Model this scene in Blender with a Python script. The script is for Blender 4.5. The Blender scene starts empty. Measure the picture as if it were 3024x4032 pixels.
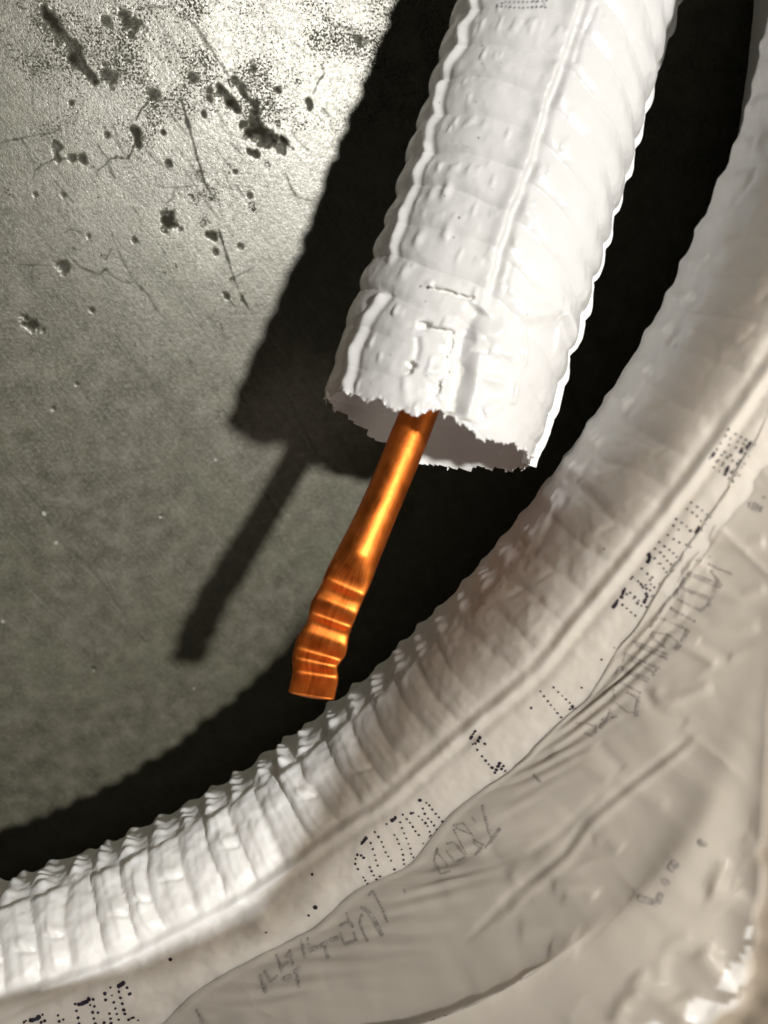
import bpy, math
import numpy as np
from mathutils import Matrix, Vector
from mathutils.bvhtree import BVHTree

# ------------------------------------------------------------------ camera frame
W, H, F = 3024.0, 4032.0, 3153.0           # photograph pixels, focal length in those pixels
CX, CY = W / 2, H / 2
S59 = 3024 / 1659.0                         # most outlines were measured on a 1659-pixel copy
CAM_C = 0.293                                # distance to the floor along the optical axis
_n = np.array([0.30, 0.38, -1.0])
ZW = _n / np.linalg.norm(_n)                 # floor normal seen from the camera (x right, y down, z forward)
HC = CAM_C / np.linalg.norm(_n)              # camera height above the floor
XW = np.array([1.0, 0, 0]) - ZW * ZW[0]
XW /= np.linalg.norm(XW)
YW = np.cross(ZW, XW)
R = np.array([XW, YW, ZW])                   # camera coords -> world coords
CAM = np.array([0, 0, HC])

sc = bpy.context.scene
col = sc.collection
cam_d = bpy.data.cameras.new("camera")
cam = bpy.data.objects.new("camera", cam_d)
col.objects.link(cam)
rt, up, bk = R @ [1, 0, 0], -(R @ [0, 1, 0]), -(R @ [0, 0, 1])
cam.matrix_world = Matrix(((rt[0], up[0], bk[0], 0), (rt[1], up[1], bk[1], 0), (rt[2], up[2], bk[2], HC), (0, 0, 0, 1)))
cam_d.sensor_fit = 'HORIZONTAL'
cam_d.sensor_width = 24.0
cam_d.lens = 24.0 * F / W
cam_d.clip_start, cam_d.clip_end = 0.002, 20
cam_d.dof.use_dof = True
cam_d.dof.focus_distance = 0.214
cam_d.dof.aperture_fstop = 7.5
sc.camera = cam

# ------------------------------------------------------------------ world, lamp, exposure
w = bpy.data.worlds.new("World")
sc.world = w
w.use_nodes = True
w.node_tree.nodes["Background"].inputs[0].default_value = (1.0, 0.93, 0.82, 1)
w.node_tree.nodes["Background"].inputs[1].default_value = 0.0004
LAMP_D = 0.46
LAMP = CAM + R @ (np.array([0.605, -0.045, -0.795]) * LAMP_D)
ld = bpy.data.lights.new("work_light", 'SPOT')
ld.energy = 23.5
ld.color = (1.0, 0.975, 0.925)
ld.shadow_soft_size = 0.015
ld.spot_size = math.radians(70)
ld.spot_blend = 0.9
lo = bpy.data.objects.new("work_light", ld)
col.objects.link(lo)
lo.location = LAMP

sc.view_settings.view_transform = 'Standard'
sc.view_settings.look = 'None'
sc.view_settings.exposure = 0
sc.view_settings.gamma = 1
sc.render.engine = 'CYCLES'
sc.cycles.use_denoising = True
sc.cycles.max_bounces = 10
sc.cycles.diffuse_bounces = 5
sc.cycles.sample_clamp_indirect = 6

# ------------------------------------------------------------------ helpers
def ray(px, py):
    p = np.stack([(np.asarray(px, float) - CX) / F, (np.asarray(py, float) - CY) / F, np.ones(np.shape(px))], -1)
    return p @ R.T                            # world direction with unit camera depth

def at_z(px, py, z):
    return CAM + ray(px, py) * np.asarray(z, float)[..., None]

def at_h(px, py, h):
    d = ray(px, py)
    return CAM + d * ((np.asarray(h, float) - HC) / d[..., 2])[..., None]

def proj(P):
    q = (P - CAM) @ R
    return np.stack([CX + F * q[..., 0] / q[..., 2], CY + F * q[..., 1] / q[..., 2], q[..., 2]], -1)

tgt = at_h(1150., 500., 0.0)
lo.rotation_euler = Vector(tgt - LAMP).to_track_quat('-Z', 'Y').to_euler()

def _hash(ix, iy, seed):
    n = (ix.astype(np.int64) * 374761393 + iy.astype(np.int64) * 668265263 + seed * 974711) & 0xffffffff
    n = ((n ^ (n >> 13)) * 1274126177) & 0xffffffff
    return ((n ^ (n >> 16)) & 0xffff) / 65535.0

def noise(x, y, seed=0):
    x = np.asarray(x, float); y = np.asarray(y, float)
    ix, iy = np.floor(x), np.floor(y)
    fx, fy = x - ix, y - iy
    fx = fx * fx * fx * (fx * (fx * 6 - 15) + 10); fy = fy * fy * fy * (fy * (fy * 6 - 15) + 10)
    a, b = _hash(ix, iy, seed), _hash(ix + 1, iy, seed)
    c, d = _hash(ix, iy + 1, seed), _hash(ix + 1, iy + 1, seed)
    return ((a + (b - a) * fx) * (1 - fy) + (c + (d - c) * fx) * fy) * 2 - 1

def fbm(x, y, seed=0, o=3):
    r, a = 0, 1.0
    for k in range(o):
        r = r + a * noise(x * 2 ** k, y * 2 ** k, seed + k * 17); a *= 0.5
    return r

def sst(a, b, x):
    t = np.clip((x - a) / (b - a), 0, 1)
    return t * t * (3 - 2 * t)

def resample(pts, n, smooth=0):
    pts = np.asarray(pts, float)
    d = np.r_[0, np.cumsum(np.linalg.norm(np.diff(pts, axis=0), axis=1))]
    m = max(n, 400)
    t = np.linspace(0, d[-1], m)
    p = np.stack([np.interp(t, d, pts[:, k]) for k in range(pts.shape[1])], -1)
    if smooth:
        k = np.exp(-0.5 * (np.arange(-3 * smooth, 3 * smooth + 1) / smooth) ** 2); k /= k.sum()
        L = len(k) // 2
        # extend linearly so that the ends do not shrink
        a = p[0] + (p[0] - p[1]) * np.arange(L, 0, -1)[:, None]
        b = p[-1] + (p[-1] - p[-2]) * np.arange(1, L + 1)[:, None]
        q = np.concatenate([a, p, b])
        p = np.stack([np.convolve(q[:, j], k, 'valid') for j in range(p.shape[1])], -1)
    d = np.r_[0, np.cumsum(np.linalg.norm(np.diff(p, axis=0), axis=1))]
    t = np.linspace(0, d[-1], n)
    return np.stack([np.interp(t, d, p[:, k]) for k in range(p.shape[1])], -1)

def pdist(X, Y, poly, reach):
    """distance to a polyline, signed side (+ right of travel) and parameter 0..1; only within reach"""
    poly = np.asarray(poly, float)
    D = np.full(X.shape, 1e3); S = np.zeros(X.shape); T = np.zeros(X.shape)
    sel = (X > poly[:, 0].min() - reach) & (X < poly[:, 0].max() + reach) & (Y > poly[:, 1].min() - reach) & (Y < poly[:, 1].max() + reach)
    x, y = X[sel], Y[sel]
    d0 = np.full(x.shape, 1e3); s0 = np.zeros(x.shape); t0 = np.zeros(x.shape)
    L = np.r_[0, np.cumsum(np.linalg.norm(np.diff(poly, axis=0), axis=1))]
    for i in range(len(poly) - 1):
        a, b = poly[i], poly[i + 1]
        v = b - a; ll = (v @ v) + 1e-18
        u = np.clip(((x - a[0]) * v[0] + (y - a[1]) * v[1]) / ll, 0, 1)
        dx, dy = x - a[0] - u * v[0], y - a[1] - u * v[1]
        d = np.hypot(dx, dy)
        m = d < d0
        d0[m] = d[m]; s0[m] = np.sign(v[1] * dx - v[0] * dy)[m]; t0[m] = ((L[i] + u * (L[i + 1] - L[i])) / L[-1])[m]
    D[sel], S[sel], T[sel] = d0, s0, t0
    return D, S, T

def setpar(o, p):
    o.parent = p
    if p.type == 'EMPTY':
        o.matrix_parent_inverse = Matrix.Translation(-p.location)

def grid_mesh(name, P, mat, parent=None, closed=False, attrs=None, keep=None):
    n, m = P.shape[:2]
    idx = np.arange(n * m).reshape(n, m)
    if closed:
        idx = np.concatenate([idx, idx[:, :1]], 1)
    q = np.stack([idx[:-1, :-1], idx[1:, :-1], idx[1:, 1:], idx[:-1, 1:]], -1).reshape(-1, 4)
    if keep is not None:
        kf = keep.ravel()
        q = q[kf[q].all(1)]
    me = bpy.data.meshes.new(name)
    me.vertices.add(n * m)
    me.vertices.foreach_set("co", P.reshape(-1).astype(np.float32))
    me.loops.add(len(q) * 4)
    me.loops.foreach_set("vertex_index", q.reshape(-1).astype(np.int32))
    me.polygons.add(len(q))
    me.polygons.foreach_set("loop_start", (np.arange(len(q)) * 4).astype(np.int32))
    me.polygons.foreach_set("use_smooth", np.ones(len(q), bool))
    for k, v in (attrs or {}).items():
        a = me.attributes.new(k, 'FLOAT', 'POINT')
        a.data.foreach_set("value", v.reshape(-1).astype(np.float32))
    me.update(calc_edges=True)
    me.materials.append(mat)
    ob = bpy.data.objects.new(name, me)
    col.objects.link(ob)
    if parent:
        setpar(ob, parent)
    return ob

def grid_bvh(P, closed=False):
    n, m = P.shape[:2]
    idx = np.arange(n * m).reshape(n, m)
    if closed:
        idx = np.concatenate([idx, idx[:, :1]], 1)
    q = np.stack([idx[:-1, :-1], idx[1:, :-1], idx[1:, 1:], idx[:-1, 1:]], -1).reshape(-1, 4)
    return BVHTree.FromPolygons([Vector(v) for v in P.reshape(-1, 3)], q.tolist())

def thing(name, label, cat, loc=(0, 0, 0), group=None):
    o = bpy.data.objects.new(name, None)
    col.objects.link(o)
    o.location = loc; o['label'] = label; o['category'] = cat
    o.empty_display_size = 0.01
    if group:
        o['group'] = group
    return o

def tag(o, label, cat):
    o['label'] = label; o['category'] = cat
    return o

def crop(x0, y0, s):
    return lambda pts: [(x0 + p[0] * s, y0 + p[1] * s) + tuple(p[2:]) for p in pts]

full = crop(0, 0, S59)

def frames(Cc, ref):
    """tangent, side and up for a centre line; ref = approximate up vectors"""
    T = np.gradient(Cc, axis=0); T /= np.linalg.norm(T, axis=1)[:, None]
    N = ref - (ref * T).sum(1)[:, None] * T; N /= np.linalg.norm(N, axis=1)[:, None]
    B = np.cross(T, N)
    return T, N, B

def locate(pts, P, Nn, A, Bq):
    """image points -> surface parameters (A, Bq) of the nearest front-facing vertex"""
    pr = proj(P).reshape(-1, 3)
    vis = ((Nn * (CAM - P)).sum(-1) > 0).reshape(-1)
    ids = np.nonzero(vis)[0]
    q = pr[ids]
    out = []
    for p in pts:
        d = (q[:, 0] - p[0]) ** 2 + (q[:, 1] - p[1]) ** 2
        k = ids[np.argmin(d)]
        out.append((A.reshape(-1)[k], Bq.reshape(-1)[k]))
    return np.array(out)

# ------------------------------------------------------------------ materials
def new_mat(name):
    m = bpy.data.materials.new(name); m.use_nodes = True
    nt = m.node_tree
    return m, nt, nt.nodes["Principled BSDF"]

def nnode(nt, t, **kw):
    n = nt.nodes.new(t)
    for k, v in kw.items():
        if k in ('inputs',):
            for a, b in v.items():
                n.inputs[a].default_value = b
        else:
            setattr(n, k, v)
    return n

def ramp(nt, stops, src):
    r = nt.nodes.new('ShaderNodeValToRGB')
    e = r.color_ramp.elements
    e[0].position, e[0].color = stops[0][0], (*stops[0][1], 1)
    e[1].position, e[1].color = stops[-1][0], (*stops[-1][1], 1)
    for p, c in stops[1:-1]:
        k = e.new(p); k.color = (*c, 1)
    nt.links.new(src, r.inputs[0])
    return r.outputs[0]

def g3(v):
    return (v, v, v)

def plastic(name, base, rough, bump, sss=0.25, scale=700, radius=(0.004, 0.003, 0.0022), glow=0.0, clear=0.0, free=False, tint=(0.95, 0.86, 0.76, 1)):
    m, nt, b = new_mat(name)
    L = nt.links.new
    tc = nnode(nt, 'ShaderNodeTexCoord')
    n1 = nnode(nt, 'ShaderNodeTexNoise', inputs={'Scale': 60.0, 'Detail': 3.0})
    L(tc.outputs['Object'], n1.inputs['Vector'])
    c = ramp(nt, [(0.3, tuple(x * 0.96 for x in base)), (0.7, base)], n1.outputs[0])
    L(c, b.inputs['Base Color'])
    rr = nnode(nt, 'ShaderNodeMapRange', inputs={'From Min': 0.3, 'From Max': 0.7, 'To Min': rough * 0.85, 'To Max': rough * 1.2})
    L(n1.outputs[0], rr.inputs[0]); L(rr.outputs[0], b.inputs['Roughness'])
    n2 = nnode(nt, 'ShaderNodeTexNoise', inputs={'Scale': float(scale), 'Detail': 2.0})
    L(tc.outputs['Object'], n2.inputs['Vector'])
    bp = nnode(nt, 'ShaderNodeBump', inputs={'Strength': bump, 'Distance': 0.0004})
    L(n2.outputs[0], bp.inputs['Height']); L(bp.outputs[0], b.inputs['Normal'])
    b.inputs['Subsurface Weight'].default_value = sss
    b.inputs['Subsurface Radius'].default_value = radius
    b.inputs['Subsurface Scale'].default_value = 1.0
    b.inputs['IOR'].default_value = 1.48
    out = nt.nodes["Material Output"]
    sh = b.outputs[0]
    if glow:                      # thin sheet: part of the light passes through, scattered
        tr = nnode(nt, 'ShaderNodeBsdfTranslucent'); tr.inputs[0].default_value = tint
        mx = nnode(nt, 'ShaderNodeMixShader'); mx.inputs[0].default_value = glow
        L(sh, mx.inputs[1]); L(tr.outputs[0], mx.inputs[2]); sh = mx.outputs[0]
    if clear:                     # and part goes straight on
        tp = nnode(nt, 'ShaderNodeBsdfTransparent'); tp.inputs[0].default_value = (1.0, 0.93, 0.84, 1)
        mx = nnode(nt, 'ShaderNodeMixShader'); mx.inputs[0].default_value = clear
        L(sh, mx.inputs[1]); L(tp.outputs[0], mx.inputs[2]); sh = mx.outputs[0]
    if free:
        fa = nnode(nt, 'ShaderNodeAttribute', attribute_name='free')
        for n_ in [x for x in nt.nodes if x.type == 'MIX_SHADER']:
            ml = nnode(nt, 'ShaderNodeMath', operation='MULTIPLY'); ml.inputs[1].default_value = n_.inputs[0].default_value
            L(fa.outputs['Fac'], ml.inputs[0]); L(ml.outputs[0], n_.inputs[0])
    L(sh, out.inputs['Surface'])
    return m

M_SLEEVE = plastic("glossy_white_film", (0.76, 0.755, 0.75), 0.25, 0.05, 0.0, glow=0.27, free=True, tint=(0.95, 0.93, 0.9, 1))
M_STRAND = plastic("white_foam_skin", (0.88, 0.86, 0.835), 0.46, 0.06, 0.45, radius=(0.006, 0.005, 0.004))
M_FILM = plastic("milky_wrap", (0.72, 0.695, 0.66), 0.36, 0.05, 0.35, glow=0.92, clear=0.40, free=True)
M_LINER = plastic("dull_inner_skin", (0.72, 0.70, 0.67), 0.6, 0.1, 0.1)

def ink(name, c):
    m, nt, b = new_mat(name)
    tc = nnode(nt, 'ShaderNodeTexCoord')
    n1 = nnode(nt, 'ShaderNodeTexNoise', inputs={'Scale': 900.0})
    nt.links.new(tc.outputs['Object'], n1.inputs['Vector'])
    nt.links.new(ramp(nt, [(0.3, c), (0.75, tuple(min(1, x * 2.2 + 0.01) for x in c))], n1.outputs[0]), b.inputs['Base Color'])
    b.inputs['Roughness'].default_value = 0.5
    return m
M_INK = ink("blue_black_ink", (0.014, 0.011, 0.028))
M_INKGREY = ink("grey_ink_under_film", (0.30, 0.29, 0.285))

def copper():
    m, nt, b = new_mat("copper")
    L = nt.links.new
    tc = nnode(nt, 'ShaderNodeTexCoord')
    at = nnode(nt, 'ShaderNodeAttribute', attribute_name='su')
    av = nnode(nt, 'ShaderNodeAttribute', attribute_name='sv')
    cb = nnode(nt, 'ShaderNodeCombineXYZ')
    L(at.outputs['Fac'], cb.inputs[0]); L(av.outputs['Fac'], cb.inputs[1])
    mp = nnode(nt, 'ShaderNodeMapping'); mp.inputs['Scale'].default_value = (120, 3800, 1)
    L(cb.outputs[0], mp.inputs[0])
    n1 = nnode(nt, 'ShaderNodeTexNoise', inputs={'Scale': 1.0, 'Detail': 4.0})
    L(mp.outputs[0], n1.inputs['Vector'])
    n2 = nnode(nt, 'ShaderNodeTexNoise', inputs={'Scale': 260.0, 'Detail': 4.0})
    L(tc.outputs['Object'], n2.inputs['Vector'])
    mx = nnode(nt, 'ShaderNodeMix'); mx.data_type = 'FLOAT'; mx.inputs[0].default_value = 0.5
    L(n1.outputs[0], mx.inputs[2]); L(n2.outputs[0], mx.inputs[3])
    c = ramp(nt, [(0.32, (0.46, 0.110, 0.020)), (0.5, (0.66, 0.175, 0.030)), (0.68, (0.77, 0.235, 0.050))], mx.outputs[0])
    L(c, b.inputs['Base Color'])
    b.inputs['Metallic'].default_value = 1
    rr = nnode(nt, 'ShaderNodeMapRange', inputs={'From Min': 0.3, 'From Max': 0.7, 'To Min': 0.40, 'To Max': 0.54})
    L(mx.outputs[0], rr.inputs[0]); L(rr.outputs[0], b.inputs['Roughness'])
    bp = nnode(nt, 'ShaderNodeBump', inputs={'Strength': 0.14, 'Distance': 0.00012})
    L(mx.outputs[0], bp.inputs['Height']); L(bp.outputs[0], b.inputs['Normal'])
    return m
M_COPPER = copper()

def concrete():
    m, nt, b = new_mat("worn_concrete")
    L = nt.links.new
    tc = nnode(nt, 'ShaderNodeTexCoord')
    P = tc.outputs['Object']
    def nz(scale, detail=4, rough=0.6, vec=P):
        n = nnode(nt, 'ShaderNodeTexNoise', inputs={'Scale': float(scale), 'Detail': float(detail), 'Roughness': rough})
        L(vec, n.inputs['Vector']); return n.outputs[0]
    def math_(op, a, c, clamp=False):
        n = nnode(nt, 'ShaderNodeMath', operation=op, use_clamp=clamp)
        for i, v in enumerate((a, c)):
            if isinstance(v, (int, float)): n.inputs[i].default_value = v
            else: L(v, n.inputs[i])
        return n.outputs[0]
    def mixc(f, a, c):
        n = nnode(nt, 'ShaderNodeMix'); n.data_type = 'RGBA'
        if isinstance(f, (int, float)): n.inputs[0].default_value = f
        else: L(f, n.inputs[0])
        for i, v in ((6, a), (7, c)):
            if isinstance(v, tuple): n.inputs[i].default_value = (*v, 1)
            else: L(v, n.inputs[i])
        return n.outputs[2]
    big, mid, fine, grit = nz(22, 3), nz(140, 5), nz(900, 4, 0.7), nz(2300, 2)
    # trowel scratches running down to the right
    mr = nnode(nt, 'ShaderNodeMapping'); mr.inputs['Rotation'].default_value = (0, 0, math.radians(57))
    mp = nnode(nt, 'ShaderNodeMapping'); mp.inputs['Scale'].default_value = (45, 1700, 1)
    L(P, mr.inputs[0]); L(mr.outputs[0], mp.inputs[0]); scr = nz(1, 3, 0.5, mp.outputs[0])
    c0 = ramp(nt, [(0.3, (0.054, 0.050, 0.034)), (0.5, (0.094, 0.089, 0.064)), (0.7, (0.150, 0.142, 0.110))], mid)
    c1 = mixc(math_('MULTIPLY', math_('SUBTRACT', big, 0.42, True), 2.2, True), c0, (0.092, 0.098, 0.060))
    c2 = mixc(math_('MULTIPLY', math_('SUBTRACT', fine, 0.5, True), 2.2, True), c1, (0.20, 0.195, 0.17))
    sp = nnode(nt, 'ShaderNodeAttribute', attribute_name='speck').outputs['Fac']
    mk = nnode(nt, 'ShaderNodeAttribute', attribute_name='mark').outputs['Fac']
    # dark pin holes: threshold falls where the trace says the skin is worn
    thr = math_('SUBTRACT', 0.70, math_('MULTIPLY', sp, 0.225))
    s1 = math_('MULTIPLY', math_('SUBTRACT', nz(1600, 3, 0.6), thr, True), 7.0, True)
    thr2 = math_('SUBTRACT', 0.74, math_('MULTIPLY', sp, 0.15))
    s2 = math_('MULTIPLY', math_('SUBTRACT', nz(640, 3, 0.6), thr2, True), 9.0, True)
    ss = math_('MAXIMUM', math_('MULTIPLY', s1, 0.8), s2)
    dark = math_('MAXIMUM', ss, math_('MAXIMUM', mk, 0.0), True)
    lite = math_('MULTIPLY', mk, -1.0, True)
    c3 = mixc(math_('MULTIPLY', math_('SUBTRACT', scr, 0.56, True), 2.2, True), c2, (0.20, 0.195, 0.175))
    c4 = mixc(math_('MULTIPLY', dark, 0.97), c3, (0.014, 0.0125, 0.008))
    c5 = mixc(lite, c4, (0.50, 0.48, 0.43))
    L(c5, b.inputs['Base Color'])
    r0 = math_('ADD', 0.38, math_('MULTIPLY', math_('SUBTRACT', fine, 0.5), 0.5))
    r1 = math_('ADD', r0, math_('MULTIPLY', dark, 0.3), True)
    L(r1, b.inputs['Roughness'])
    L(math_('MULTIPLY', math_('ADD', math_('MULTIPLY', math_('SUBTRACT', scr, 0.5), 0.5), math_('ADD', -0.42, math_('MULTIPLY', math_('ADD', math_('MULTIPLY', nz(420, 4, 0.75), 0.7), math_('MULTIPLY', nz(1500, 3, 0.7), 0.7)), 1.55))), math_('SUBTRACT', 1.0, math_('MULTIPLY', dark, 0.95), True), True), b.inputs['Specular IOR Level'])
    hgt = math_('ADD', math_('MULTIPLY', fine, 0.6), math_('ADD', math_('MULTIPLY', grit, 0.35), math_('ADD', math_('MULTIPLY', scr, 0.12), math_('MULTIPLY', ss, -1.4))))
    bp = nnode(nt, 'ShaderNodeBump', inputs={'Strength': 0.45, 'Distance': 0.00030})
    L(hgt, bp.inputs['Height']); L(bp.outputs[0], b.inputs['Normal'])
    b.inputs['IOR'].default_value = 1.78
    b.inputs['Specular Tint'].default_value = (1.0, 0.985, 0.92, 1)
    return m
M_CONC = concrete()

# ------------------------------------------------------------------ concrete floor
def build_floor():
    A, B2, Cc, D = crop(0, 0, 1 / 2.074), crop(700, 0, 1 / 2.074), crop(0, 800, .6028), crop(0, 1800, .6028)
    kA, kC = 1 / 2.074, .6028
    step = 0.00036
    c = at_h(np.array([0., 1700, 0, 1500]), np.array([0., 0, 3300, 2700]), np.zeros(4))
    x0, x1 = c[:, 0].min() - .006, c[:, 0].max() + .004
    y0, y1 = c[:, 1].min() - .006, c[:, 1].max() + .006
    xs = np.r_[-1.6, -.8, -.4, -.25, np.arange(x0, x1, step), .1, .2, .3, .5, .9, 1.6]
    ys = np.r_[-1.6, -.8, -.4, np.arange(y0, y1, step), .3, .5, .9, 1.6]
    xs, ys = np.unique(xs), np.unique(ys)
    X, Y = np.meshgrid(xs, ys, indexing='ij')
    mark = np.zeros(X.shape); dep = np.zeros(X.shape); dens = np.zeros(X.shape)
    jit = fbm(X * 520 + .8 * noise(X * 300, Y * 300, 77), Y * 520, 5, 4) * 1.5
    brk = fbm(X * 260, Y * 260, 9, 3)
    fine = fbm(X * 800, Y * 800, 15, 3)
    def px_size(p):
        return float(np.linalg.norm(at_h(p[0] + 1., p[1], 0.) - at_h(p[0], p[1], 0.)))
    def stroke(T, k, pts, wd, dk, taper=True, deep=0.0):
        p = np.array(T(pts)); g = at_h(p[:, 0], p[:, 1], np.zeros(len(p)))[:, :2]
        wm = wd * k * px_size(p[0]) * .45
        d, s, t = pdist(X, Y, g, wm * 3 + .002)
        ww = wm * (0.45 + 0.55 * np.sin(np.pi * np.clip(t, .02, .98)) ** .5 if taper else 1) * (1 + .55 * brk)
        ww = np.maximum(ww, step * .8)
        v = (1 - sst(.45, 1.25, d / ww * (1 + .4 * fine) + .28 * jit)) * abs(dk)
        if dk > 0:
            np.maximum(mark, v * (0.75 + .35 * np.clip(brk + .5, 0, 1)), out=mark)
            np.maximum(dep, v * deep, out=dep)
        else:
            sel = (v > .02) & (mark < .15)
            mark[sel] = np.minimum(mark[sel], -v[sel])
    def blob(T, k, x, y, r, dk, asp=1.0, ang=0.0, deep=.0005):
        p = T([(x, y)])[0]; g = at_h(p[0], p[1], 0.)
        rm = r * k * px_size(p) * .78
        sel = (abs(X - g[0]) < 3 * rm * max(asp, 1)) & (abs(Y - g[1]) < 3 * rm * max(asp, 1))
        dx, dy = X[sel] - g[0], Y[sel] - g[1]
        ca, sa = math.cos(ang), math.sin(ang)
        if ang == 0:                      # worn along the trowel direction
            ca, sa = .545, -.839; asp = 1.28
        d = np.hypot((dx * ca + dy * sa) / asp, -dx * sa + dy * ca) / rm
        d = d * (1 + .36 * fine[sel])
        e = .55 if dk > .65 else .95
        v = (1 - sst(e, 1.35, d + .34 * jit[sel] + .3 * brk[sel])) * abs(dk)
        if 0 < dk < .62:
            dens[sel] = np.maximum(dens[sel], v * 1.6)
            mark[sel] = np.maximum(mark[sel], v * .45 * sst(-.1, .9, jit[sel] + brk[sel]))
        elif dk > 0:
            mark[sel] = np.maximum(mark[sel], v); dep[sel] = np.maximum(dep[sel], v * deep)
        else:
            mark[sel] = np.where(v > .05, -v, mark[sel])
    rng = np.random.default_rng(12)
    for q in range(90):                       # long faint trowel lines
        x_, y_ = rng.uniform(0, 1450), rng.uniform(-50, 2300)
        ln = rng.uniform(80, 420); an = math.radians(rng.normal(57, 5))
        pts = [(x_, y_), (x_ + ln * .5 * math.cos(an), y_ + ln * .5 * math.sin(an)), (x_ + ln * math.cos(an) + rng.uniform(-12, 12), y_ + ln * math.sin(an))]
        stroke(lambda p_: p_, 1.0, pts, rng.uniform(2.5, 5.5), rng.uniform(.14, .36) * (1 if rng.random() < .6 else -.8))
    # --- top left quarter
    stroke(A, kA, [(360, 90), (450, 210), (560, 330), (620, 440), (680, 540), (770, 660)], 120, .9, True, .0006)
    for q in ((360, 50, 45, .6), (290, 170, 40, .6), (430, 240, 40, .7), (1030, 170, 50, .8), (1105, 210, 50, .7), (870, 180, 35, .7), (930, 300, 60, .5),
              (1020, 345, 60, .6), (960, 440, 62, .5), (1060, 480, 45, .6), (870, 610, 50, .72), (1080, 290, 26, .7), (1340, 360, 60, .4), (1250, 780, 40, .75),
              (1120, 1100, 46, .92), (1132, 1165, 38, .9), (1250, 980, 50, .55), (1180, 640, 50, .5), (1370, 480, 40, .5), (1590, 640, 55, .55), (1520, 585, 40, .5),
              (295, 410, 28, .55), (460, 1190, 30, .65), (575, 835, 18, .8), (590, 1290, 28, .75), (680, 1322, 30, .85), (470, 1300, 24, .7), (1380, 1340, 24, .7),
              (1620, 1430, 50, .5), (1600, 1600, 40, .5), (285, 1590, 22, .75), (870, 1095, 26, .7), (1330, 1085, 16, .85), (850, 525, 20, .7), (800, 1610, 20, .6),
              (60, 1570, 34, .5), (520, 1600, 16, .7), (950, 1195, 20, .3), (160, 40, 18, .6), (1150, 60, 18, .6), (1400, 770, 24, .6), (660, 640, 60, .35), (640, 760, 50, .4)):
        blob(A, kA, *q)
    for pts, wd, dk in (
        ([(0, 1165), (110, 1140), (250, 1110), (380, 1090), (440, 1080), (490, 1045)], 9, .62), ([(175, 1130), (215, 1200), (260, 1300), (285, 1390), (265, 1480)], 9, .55),
        ([(285, 1390), (360, 1340), (440, 1300), (520, 1295), (600, 1295), (690, 1320), (750, 1350), (795, 1395), (860, 1345), (890, 1300), (960, 1285), (1040, 1295), (1070, 1250), (1090, 1190), (1120, 1110)], 13, .72),
        ([(795, 1395), (790, 1440)], 10, .55), ([(890, 1300), (840, 1250), (800, 1180)], 9, .5), ([(890, 1320), (905, 1400), (940, 1460)], 9, .5),
        ([(1110, 980), (1150, 900), (1220, 820), (1250, 770)], 14, .7), ([(1210, 1240), (1270, 1310), (1340, 1360), (1400, 1390)], 9, .55),
        ([(270, 480), (265, 620), (270, 740), (265, 850)], 10, .5), ([(300, 430), (370, 510), (440, 560), (510, 580)], 8, .5),
        ([(860, 880), (930, 1040), (980, 1200)], 9, .35), ([(1270, 1440), (1280, 1500), (1340, 1525), (1440, 1530), (1560, 1520)], 6, .42),
        ([(1430, 1530), (1410, 1620), (1360, 1659)], 6, .42), ([(450, 1480), (520, 1560), (600, 1650)], 13, .5), ([(440, 1080), (520, 1140)], 8, .4),
        ([(1180, 0), (1240, 60), (1430, 50)], 7, .45), ([(0, 1195), (150, 1380), (260, 1500), (390, 1650)], 12, -.55)):
        stroke(A, kA, pts, wd, dk)
    # --- top middle
    stroke(B2, kA, [(20, 780), (70, 960), (120, 1140), (170, 1320), (235, 1530)], 22, .72, False)
    stroke(B2, kA, [(30, 90), (150, 220), (270, 400), (400, 600), (520, 740), (620, 900)], 34, .45)
    stroke(B2, kA, [(350, 715), (410, 790), (490, 895)], 78, .95, True, .0006)
    stroke(B2, kA, [(600, 960), (640, 1060), (700, 1130), (780, 1150)], 190, .97, True, .0006)
    stroke(B2, kA, [(560, 790), (620, 840), (660, 900)], 90, .82)
    stroke(B2, kA, [(850, 1120), (900, 1180), (945, 1215)], 66, .9)
    stroke(B2, kA, [(700, 1020), (800, 1130), (990, 1330)], 45, -.25)
    for q in ((430, 680, 45, .6), (520, 715, 45, .75), (840, 1195, 34, .65), (642, 1262, 26, .85), (575, 1230, 24, .8), (820, 737, 19, .92), (1490, 340, 46, .85), (1075, 852, 24, .8),
              (1210, 150, 34, .6), (1180, 550, 30, .6), (812, 1000, 34, .6), (770, 930, 40, .5), (270, 1565, 62, .55), (120, 1600, 22, .6), (470, 1405, 20, .75), (590, 1600, 18, .65),
              (210, 935, 18, .8), (260, 740, 26, .75), (265, 810, 30, .8), (620, 555, 24, .8), (410, 1340, 30, .35), (740, 1345, 20, .6), (980, 670, 26, .6), (150, 1420, 50, .4),
              (30, 110, 30, .6), (640, 210, 130, .28), (800, 330, 120, .3), (560, 420, 90, .3), (120, 640, 40, .7), (70, 600, 40, .5), (430, 110, 16, -.7)):
        blob(B2, kA, *q)
    for pts, wd, dk in (([(930, 1080), (1000, 1170), (1060, 1220)], 14, .42), ([(1110, 760), (1150, 660), (1200, 600)], 11, .45), ([(800, 915), (910, 880)], 13, .55),
                        ([(310, 1200), (380, 1310), (470, 1400)], 18, .42), ([(430, 1160), (520, 1260)], 14, .5), ([(890, 1440), (930, 1540), (980, 1610), (1100, 1640)], 14, .58),
                        ([(470, 1500), (560, 1640)], 13, .42), ([(690, 880), (670, 1000)], 12, .4), ([(1180, 880), (1240, 950)], 8, .4), ([(340, 1000), (430, 1130)], 12, .35),
                        ([(1300, 215), (1480, 240)], 12, .5), ([(880, 1420), (960, 1600)], 8, .4)):
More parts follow.
